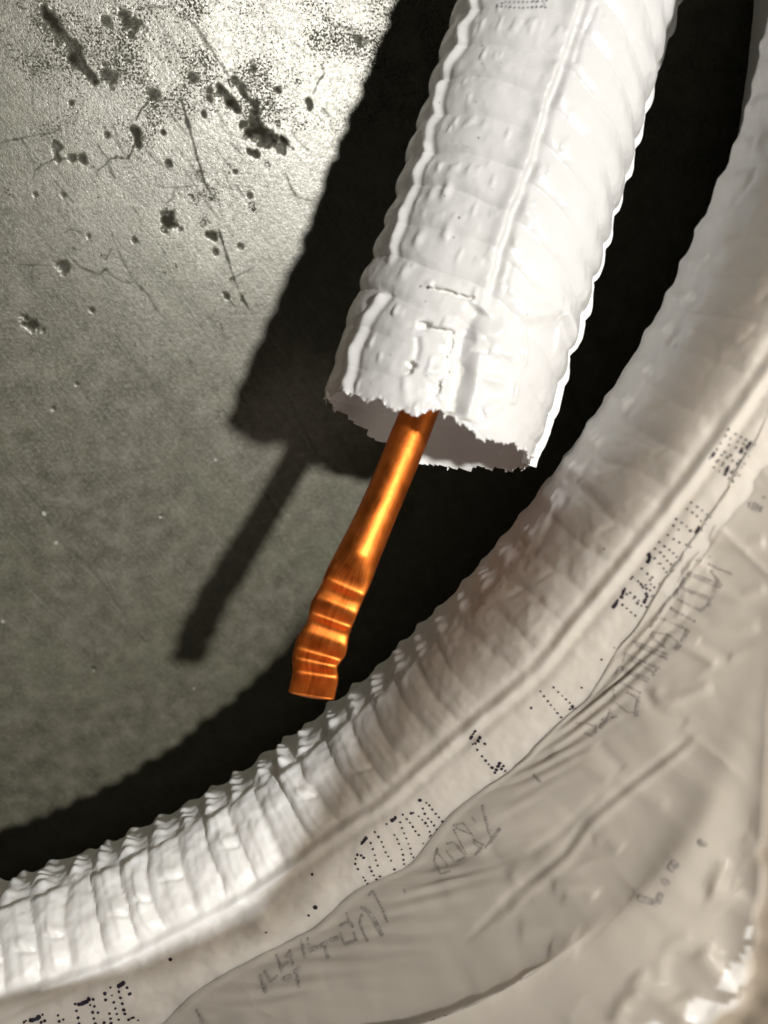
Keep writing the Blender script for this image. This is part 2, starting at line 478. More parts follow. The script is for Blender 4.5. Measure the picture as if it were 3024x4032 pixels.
        stroke(B2, kA, pts, wd, dk)
    # --- middle left
    for q in ((1090, 120, 54, .96), (1075, 182, 26, .8), (1385, 220, 28, .88), (1412, 320, 18, .75), (405, 420, 40, .78, 1.5, -.6), (210, 790, 46, .9), (605, 705, 19, .85), (575, 212, 16, .75),
              (1335, 130, 34, .5), (1480, 605, 22, .85), (875, 245, 18, .7), (770, 885, 16, .6), (885, 925, 12, .6), (350, 1340, 18, .7), (500, 1180, 12, .7), (120, 995, 11, .6), (1070, 320, 14, .6),
              (1150, 410, 11, .6), (1075, 455, 10, .6), (800, 1415, 20, .4), (180, 510, 40, .35), (1080, 1290, 40, .35), (1440, 800, 14, .5), (675, 350, 14, .6), (480, 300, 12, .6), (1640, 20, 24, .6), (1570, 280, 18, .7), (1520, 495, 18, .6)):
        blob(Cc, kC, *q)
    for pts, wd, dk in (([(1430, 170), (1480, 340), (1530, 500), (1570, 590), (1650, 730)], 22, .75), ([(725, 180), (740, 230), (800, 370), (870, 500), (960, 590), (1020, 690), (1070, 745)], 13, .55),
                        ([(480, 370), (530, 420), (600, 450), (650, 465), (690, 430), (750, 490), (810, 515), (870, 520)], 14, .62), ([(660, 465), (720, 540)], 12, .55), ([(690, 370), (730, 300)], 11, .5),
                        ([(130, 400), (200, 405), (340, 405)], 8, .5), ([(420, 190), (470, 170), (560, 200)], 10, .55), ([(1480, 610), (1550, 690)], 14, .6), ([(880, 1060), (980, 1150), (1060, 1270), (1130, 1360)], 46, .32),
                        ([(1220, 1000), (1290, 1120)], 20, .42), ([(430, 820), (520, 950)], 9, .35), ([(240, 1080), (380, 1250)], 8, .42), ([(410, 1010), (520, 1110)], 7, .35), ([(870, 20), (920, 110)], 9, .45),
                        ([(1560, 470), (1659, 420)], 9, .45), ([(1080, 750), (1130, 850)], 8, .4), ([(330, 30), (450, 160), (560, 300)], 13, -.5), ([(1090, 30), (1095, 100)], 16, .8)):
        stroke(Cc, kC, pts, wd, dk)
    for q in ((745, 560, 7), (1050, 750, 8), (1150, 895, 8), (950, 1183, 12), (92, 440, 6), (738, 1470, 9), (1065, 170, 9), (35, 1107, 8), (265, 755, 14), (118, 185, 6)):
        blob(Cc, kC, q[0], q[1], q[2], -.9)
    # --- lower left
    stroke(D, kC, [(60, 90), (160, 200), (280, 350), (400, 560), (560, 690), (700, 860), (850, 1080), (950, 1210)], 10, .5, False)
    stroke(D, kC, [(690, 400), (800, 290)], 18, .32)
    stroke(D, kC, [(560, 500), (700, 580), (900, 700), (1010, 1000)], 20, .15)
    for q in ((1055, 380, 18, .85), (95, 765, 22, .6), (655, 440, 14, .6), (825, 580, 11, .6), (400, 1160, 15, .6), (735, 980, 13, .6), (612, 1385, 17, .65), (680, 1250, 15, .55), (415, 1040, 13, .6),
              (300, 1230, 34, .35), (345, 180, 14, .5), (800, 640, 40, .25), (1200, 660, 14, .5), (565, 1370, 12, .6), (510, 1080, 16, .5), (930, 1350, 24, .35), (210, 460, 16, .5), (1460, 790, 14, .5)):
        blob(D, kC, *q)
    for q in ((290, 367, 13), (368, 560, 15), (1265, 1513, 8), (18, 1075, 9), (75, 1095, 6), (1410, 20, 7)):
        blob(D, kC, q[0], q[1], q[2], -.8)
    # worn, pitted zone
    pr = proj(np.stack([X, Y, np.zeros(X.shape)], -1))
    PX, PY = pr[..., 0], pr[..., 1]
    speck = 0.35 * np.exp(-((PX - 450) / 1500) ** 2 - ((PY - 500) / 800) ** 2)
    wob = 130 * fbm(X * 60, Y * 60, 21, 3)
    edge = 430 + 0.18 * (PX - 400) + wob
    speck = np.maximum(speck, 1.0 - sst(-90, 160, PY - edge)) * np.clip(0.78 + .5 * fbm(X * 110, Y * 110, 31, 3), 0, 1.15)
    speck = np.maximum(speck, .55 * np.exp(-((PX - 900) / 260) ** 2 - ((PY - 720) / 300) ** 2))
    speck = np.maximum(speck * .8, dens)
    speck[pr[..., 2] < 0] = 0.3
    Z = -dep * 1.1 + 0.00012 * fbm(X * 45, Y * 45, 3, 2) * (np.abs(X) < .3) * (np.abs(Y) < .35)
    o = grid_mesh("concrete_floor", np.stack([X, Y, Z], -1), M_CONC, attrs={'mark': mark, 'speck': np.clip(speck, 0, 1.2)})
    o['kind'] = 'structure'
    o['label'] = 'grey worn concrete floor with dark pits, cracks and trowel scratches'
    return o
build_floor()

# ------------------------------------------------------------------ printed dots
def print_dots(name, bvh, parent, mat, dots, r0=4.6, lift=0.00012, z0=0.2):
    """dots: (px, py, size); flat ink discs laid on the surface they are printed on"""
    vs, fs = [], []
    rng = np.random.default_rng(4)
    for (px, py, k) in dots:
        d = Vector(ray(px, py)); d.normalize()
        hit, nrm, _, dist = bvh.ray_cast(Vector(CAM), d)
        if hit is None:
            continue
        if nrm.dot(d) > 0:
            nrm = -nrm
        z = (np.array(hit) - CAM) @ (R.T @ np.array([0, 0, 1.0])) if False else float(proj(np.array(hit))[2])
        rr = r0 * k * z / F * float(rng.uniform(.85, 1.15))
        t1 = nrm.orthogonal().normalized(); t2 = nrm.cross(t1)
        c = hit + nrm * lift
        b = len(vs)
        vs.append(c + nrm * lift * .3)
        for j in range(8):
            a = j * math.pi / 4
            vs.append(c + (t1 * math.cos(a) + t2 * math.sin(a)) * rr * float(rng.uniform(.85, 1.15)))
        for j in range(8):
            fs.append((b, b + 1 + j, b + 1 + (j + 1) % 8))
    me = bpy.data.meshes.new(name)
    me.from_pydata([tuple(v) for v in vs], [], fs)
    me.materials.append(mat)
    o = bpy.data.objects.new(name, me)
    col.objects.link(o)
    o['kind'] = 'stuff'
    setpar(o, parent)
    return o

def dot_run(T, pts, n, k=1.0, jitter=0):
    p = resample(np.array(T(pts))[:, :2], n)
    return [(a, b, k) for a, b in p]

# ------------------------------------------------------------------ free end of the insulated pipe
def build_pipe():
    c1, c2, c3, c4 = crop(1600, 0, .663), crop(1400, 600, .663), crop(1200, 1200, .663), crop(900, 1500, .633)
    root = thing("insulated_pipe", "free pipe end, white ribbed sleeve with torn open rim and bare orange copper tip", "pipe", at_h(1680., 1697., 0.))
    Lc = resample(np.array([(2080, -800), (1952, -400), (1815, 0), (1720, 300), (1612, 613), (1493, 985), (1394, 1213), (1322, 1399), (1270, 1600)]), 60, 22)
    Rc = resample(np.array([(2880, -740), (2752, -345), (2632, 60), (2535, 400), (2452, 700), (2366, 960), (2262, 1310), (2170, 1590), (2080, 1822)]), 60, 22)
    mid = (Lc + Rc) / 2
    hw = np.linalg.norm(Rc - Lc, axis=1) / 2
    f = np.linspace(0, 1, 60)
    z = 0.1985 + 0.0015 * sst(.3, 1, f)
    Cc = at_z(mid[:, 0], mid[:, 1], z)
    # beyond the frame the pipe sinks until it lies on the floor
    rad = hw * z / F
    Cc[:, 2] = np.maximum(Cc[:, 2], rad * .92 + .001)
    ns = 620
    dd = np.r_[0, np.cumsum(np.linalg.norm(np.diff(Cc, axis=0), axis=1))]
    Ltot = dd[-1]
    sv = np.linspace(0, Ltot + 0.0068, ns)
    Cx = np.stack([np.interp(sv, dd, Cc[:, k]) for k in range(3)], -1)
    endd = (Cc[-1] - Cc[-6]); endd /= np.linalg.norm(endd)
    over = sv > Ltot
    Cx[over] = Cc[-1] + endd * (sv[over] - Ltot)[:, None]
    rr = np.interp(sv, dd, rad)
    Tn, Nn, Bn = frames(Cx, (CAM - Cx) / np.linalg.norm(CAM - Cx, axis=1)[:, None])
    if (Bn[0] @ (R @ [1, 0, 0])) < 0:
        Bn = -Bn
    # phi: 0 right, 90 deg towards the viewer; dense on the seen side
    phi = np.r_[np.linspace(-25, 205, 330), np.linspace(208, 332, 42)] * math.pi / 180
    ph = phi[None, :]
    flat = 0.90
    P0 = Cx[:, None] + rr[:, None, None] * (np.cos(ph)[..., None] * Bn[:, None] + flat * np.sin(ph)[..., None] * Nn[:, None])
    N0 = np.cos(ph)[..., None] * Bn[:, None] + np.sin(ph)[..., None] / flat * Nn[:, None]
    N0 /= np.linalg.norm(N0, axis=-1)[..., None]
    S = np.broadcast_to(sv[:, None], P0.shape[:2]).copy()
    T = (math.pi / 2 - ph) * rr.mean() + 0 * S          # arc length, + to the right of the crest
    def loc(Tf, pts):
        return locate(Tf(pts), P0, N0, S, T)
    disp = np.zeros(S.shape)
    seam = loc(c1, [(1020, 20), (1000, 60), (960, 200), (925, 290), (890, 400), (850, 510), (820, 580), (790, 710), (750, 830), (720, 950), (680, 1050)])
    seam = np.concatenate([[(0, seam[0, 1] - .004)], seam, loc(c2, [(990, 90), (950, 240), (900, 340), (870, 460), (830, 570), (820, 660), (790, 760), (760, 880), (700, 960)])])
    seam_t = np.interp(sv, seam[:, 0], seam[:, 1])[:, None]
    # corrugation: straight bands left of the seam, slanted ones right of it
    pitch = 0.0088
    lean = np.where(T > seam_t, .36 * np.minimum(T - seam_t, .026), 0.10 * (T - seam_t))
    wob = .0009 * noise(S * 90, T * 90, 2)
    fr = (Ltot - S + lean + wob) / pitch + .35
    k = np.floor(fr); fr = fr - k
    amp = (.00042 + .00018 * _hash(k, k * 0, 3)) * np.ones(S.shape)
    saw = sst(0, .26, fr) * (1 - .75 * fr) - .06 * np.exp(-((fr - .02) / .03) ** 2)
    fade_end = 1 - .55 * sst(Ltot - .030, Ltot - .018, S)
    flank = .75 + .8 * np.exp(-((np.abs(T) - .036) / .012) ** 2)
    disp -= .00042 * fade_end * np.exp(-(np.minimum(fr, 1 - fr) / .030) ** 2) * np.where(T > seam_t, .9, .55) * np.clip(.55 + .7 * noise(S * 150, T * 90, 33), 0, 1.2)
    disp += amp * saw * np.where(T > seam_t, 1.05, 1.15) * fade_end * flank + .00018 * fade_end * flank * np.cos((fr - .45) * 2 * math.pi)
    # small puckers inside the bands
    pk = np.clip(fbm(S * 260 + 3 * k, T * 520, 41, 2) - .35, 0, 1)
    disp += .00065 * pk * sst(-.026, -.016, T) * (1 - sst(.0, .006, T)) * np.exp(-((fr - .65) / .3) ** 2) * 1.0
    pk2 = np.clip(fbm(S * 300, T * 420 + k * 5, 51, 2) - .3, 0, 1)
    disp += .0008 * pk2 * np.exp(-((T - seam_t - .0048) / .0038) ** 2) * np.exp(-((fr - .4) / .3) ** 2)
    disp += .00025 * fbm(S * 90, T * 90, 61, 3) + .00008 * fbm(S * 420, T * 420, 63, 2)
    def line(poly, wd, amp, side=None, wavy=0, reach=None):
        nonlocal disp
        d, s, t = pdist(S, T, poly, reach or wd * 5)
        ends = sst(0, .04, t) * (1 - sst(.96, 1, t))
        a = amp * ends * (1 + wavy * noise(S * 380, T * 40, 71))
        g = np.exp(-(d / wd) ** 2)
        if side == 'step':         # high on the left lip, falling away to the right
            g = np.exp(-(d / (wd * np.where(s > 0, .55, 1.7))) ** 2)
        disp += a * g
    weld = np.concatenate([[(0, -.0225)], loc(c1, [(400, 0), (380, 90), (340, 160), (330, 260), (260, 390), (210, 520), (180, 680), (140, 750), (120, 900), (65, 1040)]), loc(c2, [(370, 120), (320, 270), (270, 420), (225, 560), (205, 700)])])
    line(weld, .00105, .0010, None, .4)
    line(weld + [0, .0021], .0012, -.00035)
    weld2 = loc(c2, [(178, 828), (120, 910), (40, 1040)])
    weld2 = np.concatenate([weld2, loc(c3, [(340, 150), (290, 270), (265, 380), (250, 470), (262, 548)])])
    line(weld2, .00125, .00105, None, .3)
    line(weld2 + [0, .0024], .0012, -.0005)
    # centre seam: a lip on the left and a shadowed groove on its right
    sgn = 1.0
    d, s, t = pdist(S, T, seam, .012)
    right = (T - seam_t) > 0
    e = sst(0, .03, t) * (1 - sst(.93, 1, t))
    disp += e * .0010 * np.exp(-(d / np.where(right, .0005, .0022)) ** 2) * (1 + .5 * noise(S * 330, T * 0, 73))
    disp -= e * .0017 * np.exp(-((d - .0015) / .0010) ** 2) * right * (1 + .6 * noise(S * 260, T * 0, 75))
    line(loc(c1, [(1130, 20), (1090, 110), (1040, 240), (1000, 380)]), .0006, -.0006)
    line(loc(c2, [(930, 650), (890, 790)]), .0006, -.0005)
    # pinched and folded end
    fold = np.concatenate([loc(c2, [(765, 880), (700, 970), (650, 1050)]), loc(c3, [(930, 170), (895, 230), (880, 330), (900, 430), (890, 560), (885, 640)])])
    fold = np.concatenate([loc(c3, [(1050, 20), (990, 100), (940, 180), (930, 280), (920, 400), (890, 540), (870, 650)])])
    line(fold, .0019, -.0026, None, .25)
    line(loc(c3, [(1075, 20), (1020, 110), (990, 190)]), .0012, .0007)
    line(loc(c3, [(1050, 280), (1025, 380), (1015, 500), (975, 620), (955, 690)]), .0014, .0013, None, .3)
    line(loc(c3, [(1000, 190), (1120, 190), (1230, 110), (1380, 50), (1530, 20)]), .0020, .0010)
    line(loc(c3, [(1530, 30), (1570, 150), (1570, 240)]), .0018, .0010)
    line(loc(c3, [(1180, 110), (1330, 130), (1500, 200)]), .003, -.0009)
    line(loc(c3, [(1310, 120), (1300, 340), (1250, 480), (1230, 600)]), .0007, .0005, None, .6)
    line(loc(c3, [(1100, 270), (1240, 310)]), .0012, .0006)
    line(loc(c3, [(1060, 430), (1200, 470)]), .0010, .0006)
    line(loc(c3, [(1060, 640), (1180, 590)]), .0014, .0006)
    line(loc(c3, [(665, 190), (668, 260), (655, 330)]), .0007, -.0006)
    for pts, a, wd in (([(612, 395), (700, 385), (830, 400)], .0004, .0007), ([(600, 430), (590, 520), (610, 610)], .0006, .0008), ([(845, 420), (800, 520), (840, 600)], .0007, .0007), ([(610, 610), (720, 640), (830, 640)], .0005, .0009),
                       ([(850, 190), (850, 290), (870, 420), (800, 500)], .0006, .0007), ([(910, 200), (920, 300), (880, 350), (885, 420)], .0007, .0006), ([(860, 450), (830, 560), (850, 600)], .0008, .0006)):
        line(loc(c3, pts), wd * 1.2, a * .55, None, .5)
    for pts, a, wd in (([(450, 800), (540, 822), (620, 845), (705, 865)], -.0016, .00048),):
        line(loc(c2, pts), wd, a, None, .7)
    for pts, a, wd in (([(672, 128), (715, 122), (745, 135)], -.0016, .0008), ([(745, 135), (810, 150), (890, 158)], -.0014, .0004), ([(640, 340), (630, 372)], -.0017, .0008), ([(622, 392), (628, 402)], -.0017, .0007), ([(860, 235), (850, 285)], -.0012, .0012), ([(850, 395), (855, 430)], -.0012, .0008), ([(800, 470), (785, 520)], -.0010, .0010)):
        line(loc(c3, pts), wd, a, None, .3)
    for (x, y, a) in ((540, 230, .0009), (380, 520, .0007), (540, 480, .0006), (455, 250, .0005), (300, 700, .0005)):
        p = loc(c2, [(x, y)])[0]
        disp += a * np.exp(-((S - p[0]) / .0020) ** 2 - ((T - p[1]) / .0011) ** 2)
    # shrink where pinched, broad dents
    p = loc(c3, [(900, 450)])[0]
    disp -= .0016 * np.exp(-((S - p[0]) / .012) ** 2 - ((T - p[1]) / .007) ** 2)
    # silhouette scallops
    P = P0 + N0 * disp[..., None]
    # rim: torn edge, longer underneath
    rimj = .0011 * fbm(T * 330, T * 0 + 1.3, 81, 4) + .00022 * noise(T * 2600, T * 0, 83)
    under = np.exp(-(((ph + math.pi * 2) % (2 * math.pi) - math.radians(270)) / 1.05) ** 2)
    ext = Ltot - .0012 + .0058 * under + rimj
    ext = ext - .0024 * np.exp(-((T - p[1]) / .004) ** 2)
    keep = S < ext
    for Tf, pts, hw_ in ((c2, [(440, 802), (540, 822), (620, 845), (705, 865)], .00034), (c3, [(675, 128), (715, 122), (742, 133)], .00062), (c3, [(742, 134), (810, 150), (885, 158)], .00026),
                         (c3, [(645, 340), (634, 372)], .00055), (c3, [(624, 390), (629, 404)], .00045), (c3, [(872, 205), (852, 250), (846, 300)], .00055), (c3, [(858, 395), (853, 430)], .0004), (c3, [(808, 462), (786, 522)], .00045)):
        d_, s_, t_ = pdist(S, T, loc(Tf, pts), .003)
        keep &= ~(d_ < hw_ * (.55 + .6 * np.sin(np.pi * np.clip(t_, .03, .97))) * (1 + .5 * noise(S * 1500, T * 1500, 99)))
    # pull the last row of kept vertices onto the torn edge so the tear is not a staircase
    lastk = (S < ext).sum(0) - 1
    for j in range(P.shape[1]):
        i = lastk[j]
        if 0 < i < ns - 1:
            g = (ext[0 if ext.shape[0] == 1 else i, j] - sv[i]) / (sv[1] - sv[0])
            P[i, j] = P[i, j] + (P[i + 1, j] - P[i, j]) * min(max(g, 0), 1) * .98
    # edge curls: tiny flicks
    curl = sst(.0012, 0, ext - S) * (.0004 * fbm(T * 1200, T * 0 + 7, 85, 2))
    P = P + N0 * (curl * keep)[..., None]
    thin = sst(-.25, .35, np.sin(ph)) + 0 * S          # upper half lets light inside; lower half made opaque to keep the floor shadow dark
    sleeve = grid_mesh("insulation_sleeve", P, M_SLEEVE, root, closed=True, keep=keep, attrs={'free': thin})
    sleeve['label'] = 'glossy white ribbed plastic sleeve with a torn rim'
    bv = grid_bvh(P, True)
    # white foam just under the film, seen through the tears
    rs_ = np.nonzero((sv > Ltot - .045) & (sv < Ltot - .0042))[0][::2]
    cs_ = np.nonzero((phi > math.radians(52)) & (phi < math.radians(128)))[0][::2]
    fp = P0[np.ix_(rs_, cs_)] + N0[np.ix_(rs_, cs_)] * (np.minimum(disp[np.ix_(rs_, cs_)], 0) * .6 - .0013 + .0003 * fbm(S[np.ix_(rs_, cs_)] * 500, T[np.ix_(rs_, cs_)] * 500, 87, 2))[..., None]
    grid_mesh("foam_lining", fp, M_LINER, root)
    # flat welded flange along the right edge
    fl = []
    a = np.linspace(0, 1, 7)
    rows = np.nonzero(sv < Ltot - .0004)[0][::3]
    for i in rows:
        jj = int(np.argmin(np.abs(phi - math.radians(-4 + 2 * math.sin(sv[i] * 60)))))
        base = P[i, jj]; outw = N0[i, jj]
        wd = .0017 + .0005 * float(noise(sv[i] * 120, 0., 91)) + .0007 * float(sst(Ltot - .03, Ltot, sv[i]))
        lift = .0006 * float(noise(sv[i] * 70, 2., 92))
        th = .00035
        prof = [(-.0015, th), (wd * .6, th), (wd, th * .5), (wd * 1.04, 0), (wd, -th * .5), (wd * .6, -th), (-.0015, -th)]
        fl.append([base + outw * u + Nn[i] * (v + lift * max(u, 0) / wd) for u, v in prof])
    grid_mesh("edge_flange", np.array(fl), M_SLEEVE, root)['label'] = 'flat white welded strip along the right edge of the sleeve'
    # print
    dots = [(x, y, 1.1 + .5 * (x in (540, 820))) for x, y, *_ in c1([(x, 45 + 4 * math.sin(x * .03), 0) for x in range(540, 830, 26)])]
    dots += [(x, y, .8) for x, y, *_ in c1([(x, 13, 0) for x in range(590, 780, 26)])]
    dots += [(x, y, .9) for x, y, *_ in c1([(570, 20, 0), (755, 6, 0), (782, 8, 0), (810, 8, 0), (835, 2, 0), (832, 4, 0), (820, 25, 0), (808, 38, 0), (540, 32, 0)])]
    print_dots("printed_lettering", bv, sleeve, M_INK, dots, 4.0)
    specks = c1([(452, 272, .8), (452, 381, .5), (562, 375, .5), (414, 607, .6), (430, 820, .9), (362, 872, .5), (196, 611, .6)]) + c2([(532, 258, .7), (616, 389, 1.), (584, 506, .8), (388, 796, 1.2), (433, 803, 1.6), (417, 885, .8), (810, 222, .5), (1020, 960, .5)]) + c3([(511, 298, .6), (722, 422, .6), (445, 573, .8), (1320, 55, .5)])
    print_dots("dirt_specks", bv, sleeve, M_INK, specks, 4.0)
    # torn slivers hanging at the rim
    vs, fs = [], []
    rng = np.random.default_rng(8)
    for j in range(0, 372, 3):
        if rng.random() < .30:
            i = lastk[j]; b = P[min(i, ns - 1), j]
            ln = float(rng.uniform(.0002, .0009)) * (1.8 if rng.random() < .12 else 1)
            tip = b + Tn[-1] * ln + N0[i, j] * float(rng.uniform(-.0006, .0008)) + Bn[-1] * float(rng.uniform(-.0006, .0006))
            sd = P[i, (j + 1) % 372] - P[i, j - 1]; sd = sd / (np.linalg.norm(sd) + 1e-9) * float(rng.uniform(.0002, .0005))
            q = len(vs)
            vs += [b - sd - Tn[-1] * .0003, b + sd - Tn[-1] * .0003, (b + tip) / 2 + sd * .4 + N0[i, j] * .0001, tip]
            fs += [(q, q + 1, q + 2), (q, q + 2, q + 3)]
    me = bpy.data.meshes.new("torn_fringe"); me.from_pydata([tuple(v) for v in vs], [], fs); me.materials.append(M_SLEEVE)
    fo = bpy.data.objects.new("torn_fringe", me); col.objects.link(fo); fo.parent = sleeve; fo['kind'] = 'stuff'

    # ---------------- copper pipe: round, then squeezed flat and crimped into waves
    Ledge = np.array(c4([(1075, 150), (1000, 330), (880, 640), (760, 900), (650, 1100), (590, 1220), (560, 1310), (492, 1440), (478, 1550), (402, 1660), (385, 1760), (395, 1800), (370, 1920)]))
    Redge = np.array(c4([(1310, 200), (1240, 390), (1125, 650), (1015, 920), (935, 1130), (890, 1250), (845, 1340), (800, 1440), (760, 1540), (745, 1660), (680, 1740), (692, 1860), (660, 1995)]))
    keyc = (Ledge + Redge) / 2
    keyw = np.linalg.norm(Redge - Ledge, axis=1) / 2
    dk = np.r_[0, np.cumsum(np.linalg.norm(np.diff(keyc, axis=0), axis=1))]
    n = 420
    dv = np.linspace(0, dk[-1], n)
    def sm(y, k=10):
        g = np.exp(-.5 * (np.arange(-3 * k, 3 * k + 1) / k) ** 2); g /= g.sum()
        yy = np.r_[2 * y[0] - y[1:3 * k + 1][::-1], y, 2 * y[-1] - y[-3 * k - 1:-1][::-1]]
        return np.convolve(yy, g, 'valid')
    mixk = sst(.52, .62, dv / dk[-1])
    def sm2(y):
        return sm(y, 22) * (1 - mixk) + sm(y, 4) * mixk
    cx = sm2(np.interp(dv, dk, keyc[:, 0])); cy = sm2(np.interp(dv, dk, keyc[:, 1])); hwp = sm2(np.interp(dv, dk, keyw)) * .96
    tt = dv / dk[-1]
    zc = .2025 - .0145 * tt
    C2 = at_z(cx, cy, zc)
    half = hwp * zc / F
    # start well inside the sleeve
    back = C2[0] - C2[8]; back /= np.linalg.norm(back)
    ext_n = 60
    pre = C2[0] + back * np.linspace(.035, .0004, ext_n)[:, None]
    C2 = np.concatenate([pre, C2]); half = np.r_[np.full(ext_n, half[0]), half]; tt = np.r_[np.full(ext_n, 0.), tt]
    s2 = np.r_[0, np.cumsum(np.linalg.norm(np.diff(C2, axis=0), axis=1))]
    # crest positions of the crimp, as fractions of the visible length (from the traced bands)
    def frac(x, y):
        p = np.array(c4([(x, y)])[0]); dd_ = np.hypot(cx - p[0], cy - p[1]); return dv[np.argmin(dd_)] / dk[-1]
    f0 = frac(725, 1285)
    flatn = sst(frac(815, 1080), f0, tt)
    b = half[:60].mean() * (1 - flatn) + .0015 * flatn
    prof = [(700, 1335, .0005), (672, 1400, .0008), (640, 1485, -.0008), (620, 1540, .0004), (605, 1600, .0004), (550, 1695, -.0013), (533, 1748, -.0003), (528, 1822, -.0016), (524, 1860, -.0010), (505, 1990, .0006)]
    xs_ = [0, frac(815, 1080), f0] + [frac(x_, y_) for x_, y_, _ in prof]
    ws_ = [0, 0, -.0006] + [h_ for _, _, h_ in prof]
    wv = 1.5 * sm(np.interp(tt, xs_, ws_), 3)
    smc = np.stack([np.convolve(np.pad(C2[:, k_], 60, 'reflect', reflect_type='odd'), np.exp(-.5 * (np.arange(-60, 61) / 22.) ** 2) / np.exp(-.5 * (np.arange(-60, 61) / 22.) ** 2).sum(), 'valid') for k_ in range(3)], -1)
    Ttan, Nup, Bs = frames(smc, (CAM - C2) / np.linalg.norm(CAM - C2, axis=1)[:, None])
    if (Bs[0] @ (R @ [1, 0, 0])) < 0:
        Bs = -Bs
    m = 72
    th = np.linspace(0, 2 * math.pi, m, endpoint=False)
    ex = 1 - .45 * flatn                                    # superellipse: flat faces with rounded edges
    ct, st = np.cos(th)[None], np.sin(th)[None]
    # the squeezed faces are turned a little, as if gripped at an angle
    a_w = np.abs(ct) ** ex[:, None] * np.sign(ct) * half[:, None]
    b_w = np.abs(st) ** ex[:, None] * np.sign(st) * b[:, None]
    Pc = C2[:, None] + a_w[..., None] * Bs[:, None] + (b_w + wv[:, None])[..., None] * Nup[:, None]
    # dents
    dents = .00003 * fbm(s2[:, None] * 300 + 0 * th[None], th[None] * 2.0, 13, 3)
    Pc = Pc + dents[..., None] * (ct[..., None] * Bs[:, None] + st[..., None] * Nup[:, None])
    SU = np.broadcast_to(s2[:, None], Pc.shape[:2]); SV = np.broadcast_to(th[None] * .005, Pc.shape[:2])
    cut = int(np.searchsorted(tt[ext_n:], f0) + ext_n)
    cp = grid_mesh("copper_pipe", Pc[:cut + 1], M_COPPER, root, closed=True, attrs={'su': SU[:cut + 1], 'sv': SV[:cut + 1]})
    cp['label'] = 'bare orange copper tube'
    # crimped tip with a closed, slightly ragged end
    tipP = Pc[cut:].copy()
    endc = tipP[-1].mean(0)
    caps = [endc + (tipP[-1] - endc) * k_ + Ttan[-1] * .0005 * (1 - k_ ** 2) for k_ in (.97, .8, .4, .01)]
    tip_all = np.concatenate([tipP, np.array(caps)])
    su = np.concatenate([SU[cut:], np.repeat(SU[-1:], 4, 0)]); svv = np.concatenate([SV[cut:], np.repeat(SV[-1:], 4, 0)])
    tip = grid_mesh("crimped_tip", tip_all, M_COPPER, cp, closed=True, attrs={'su': su, 'sv': svv})
    tip['label'] = 'copper tip squeezed flat and crimped into waves'
    return root
build_pipe()

# ------------------------------------------------------------------ coil strand
SEAM1 = full([(1760, 640), (1700, 740), (1592, 897), (1394, 1165), (1246, 1343), (1164, 1448), (1022, 1567), (913, 1662), (833, 1735), (731, 1797), (600, 1895), (498, 1961), (339, 2035), (254, 2082), (106, 2130), (0, 2178), (-150, 2235)])
SEAM2 = full([(1850, -420), (1800, -100), (1740, 200), (1705, 480), (1690, 700), (1668, 880), (1633, 961), (1580, 1042), (1562, 1091), (1532, 1120), (1503, 1165), (1469, 1213), (1421, 1269), (1387, 1343), (1335, 1396), (1306, 1455), (1257, 1529), (1196, 1571), (1109, 1665), (1022, 1720), (967, 1764), (920, 1826), (895, 1866), (873, 1881), (768, 1920), (713, 1975), (688, 2003), (582, 2056), (476, 2109), (397, 2161), (360, 2212), (250, 2270), (100, 2340)])

def strand_base(edge, hc, r, ns, phi, smooth=26):
    e = resample(np.array(edge), 200, smooth)
    v = ray(e[:, 0], e[:, 1]); v /= np.linalg.norm(v, axis=1)[:, None]
    def gs(y, k=14):
        g_ = np.exp(-.5 * (np.arange(-3 * k, 3 * k + 1) / k) ** 2)
        return np.convolve(np.pad(y, 3 * k, 'reflect', reflect_type='odd'), g_ / g_.sum(), 'valid')
    hc = gs(np.interp(e[:, 0], *hc), 20) if isinstance(hc, tuple) else hc
    X = at_h(e[:, 0], e[:, 1], np.zeros(len(e)) + hc)
    Cc = X.copy()
    for _ in range(4):
        t = np.gradient(Cc, axis=0); t = np.stack([gs(t[:, 0]), gs(t[:, 1]), 0 * t[:, 0]], -1); t /= np.linalg.norm(t, axis=1)[:, None]
        out = np.stack([t[:, 1], -t[:, 0], 0 * t[:, 0]], -1)     # right of travel
        if out[100] @ (R @ [1, .6, 0]) < 0:
            out = -out
        d = out - (out * v).sum(1)[:, None] * v; d /= np.linalg.norm(d, axis=1)[:, None]
        h = hc - r * d[:, 2]
        Cc = at_h(e[:, 0], e[:, 1], h) + d * r
    Cc = resample(Cc, ns)
    Tn, Nn, Bn = frames(Cc, np.tile([0, 0, 1.0], (ns, 1)))
    if Bn[ns // 2] @ (R @ [1, .6, 0]) < 0:
        Bn = -Bn
    s = np.r_[0, np.cumsum(np.linalg.norm(np.diff(Cc, axis=0), axis=1))]
    ph = phi[None]
    P0 = Cc[:, None] + r * (np.cos(ph)[..., None] * Bn[:, None] + np.sin(ph)[..., None] * Nn[:, None])
    N0 = np.cos(ph)[..., None] * Bn[:, None] + np.sin(ph)[..., None] * Nn[:, None]
    S = np.broadcast_to(s[:, None], P0.shape[:2]).copy()
    T = (math.pi - ph) * r + 0 * S
    return Cc, P0, N0, S, T

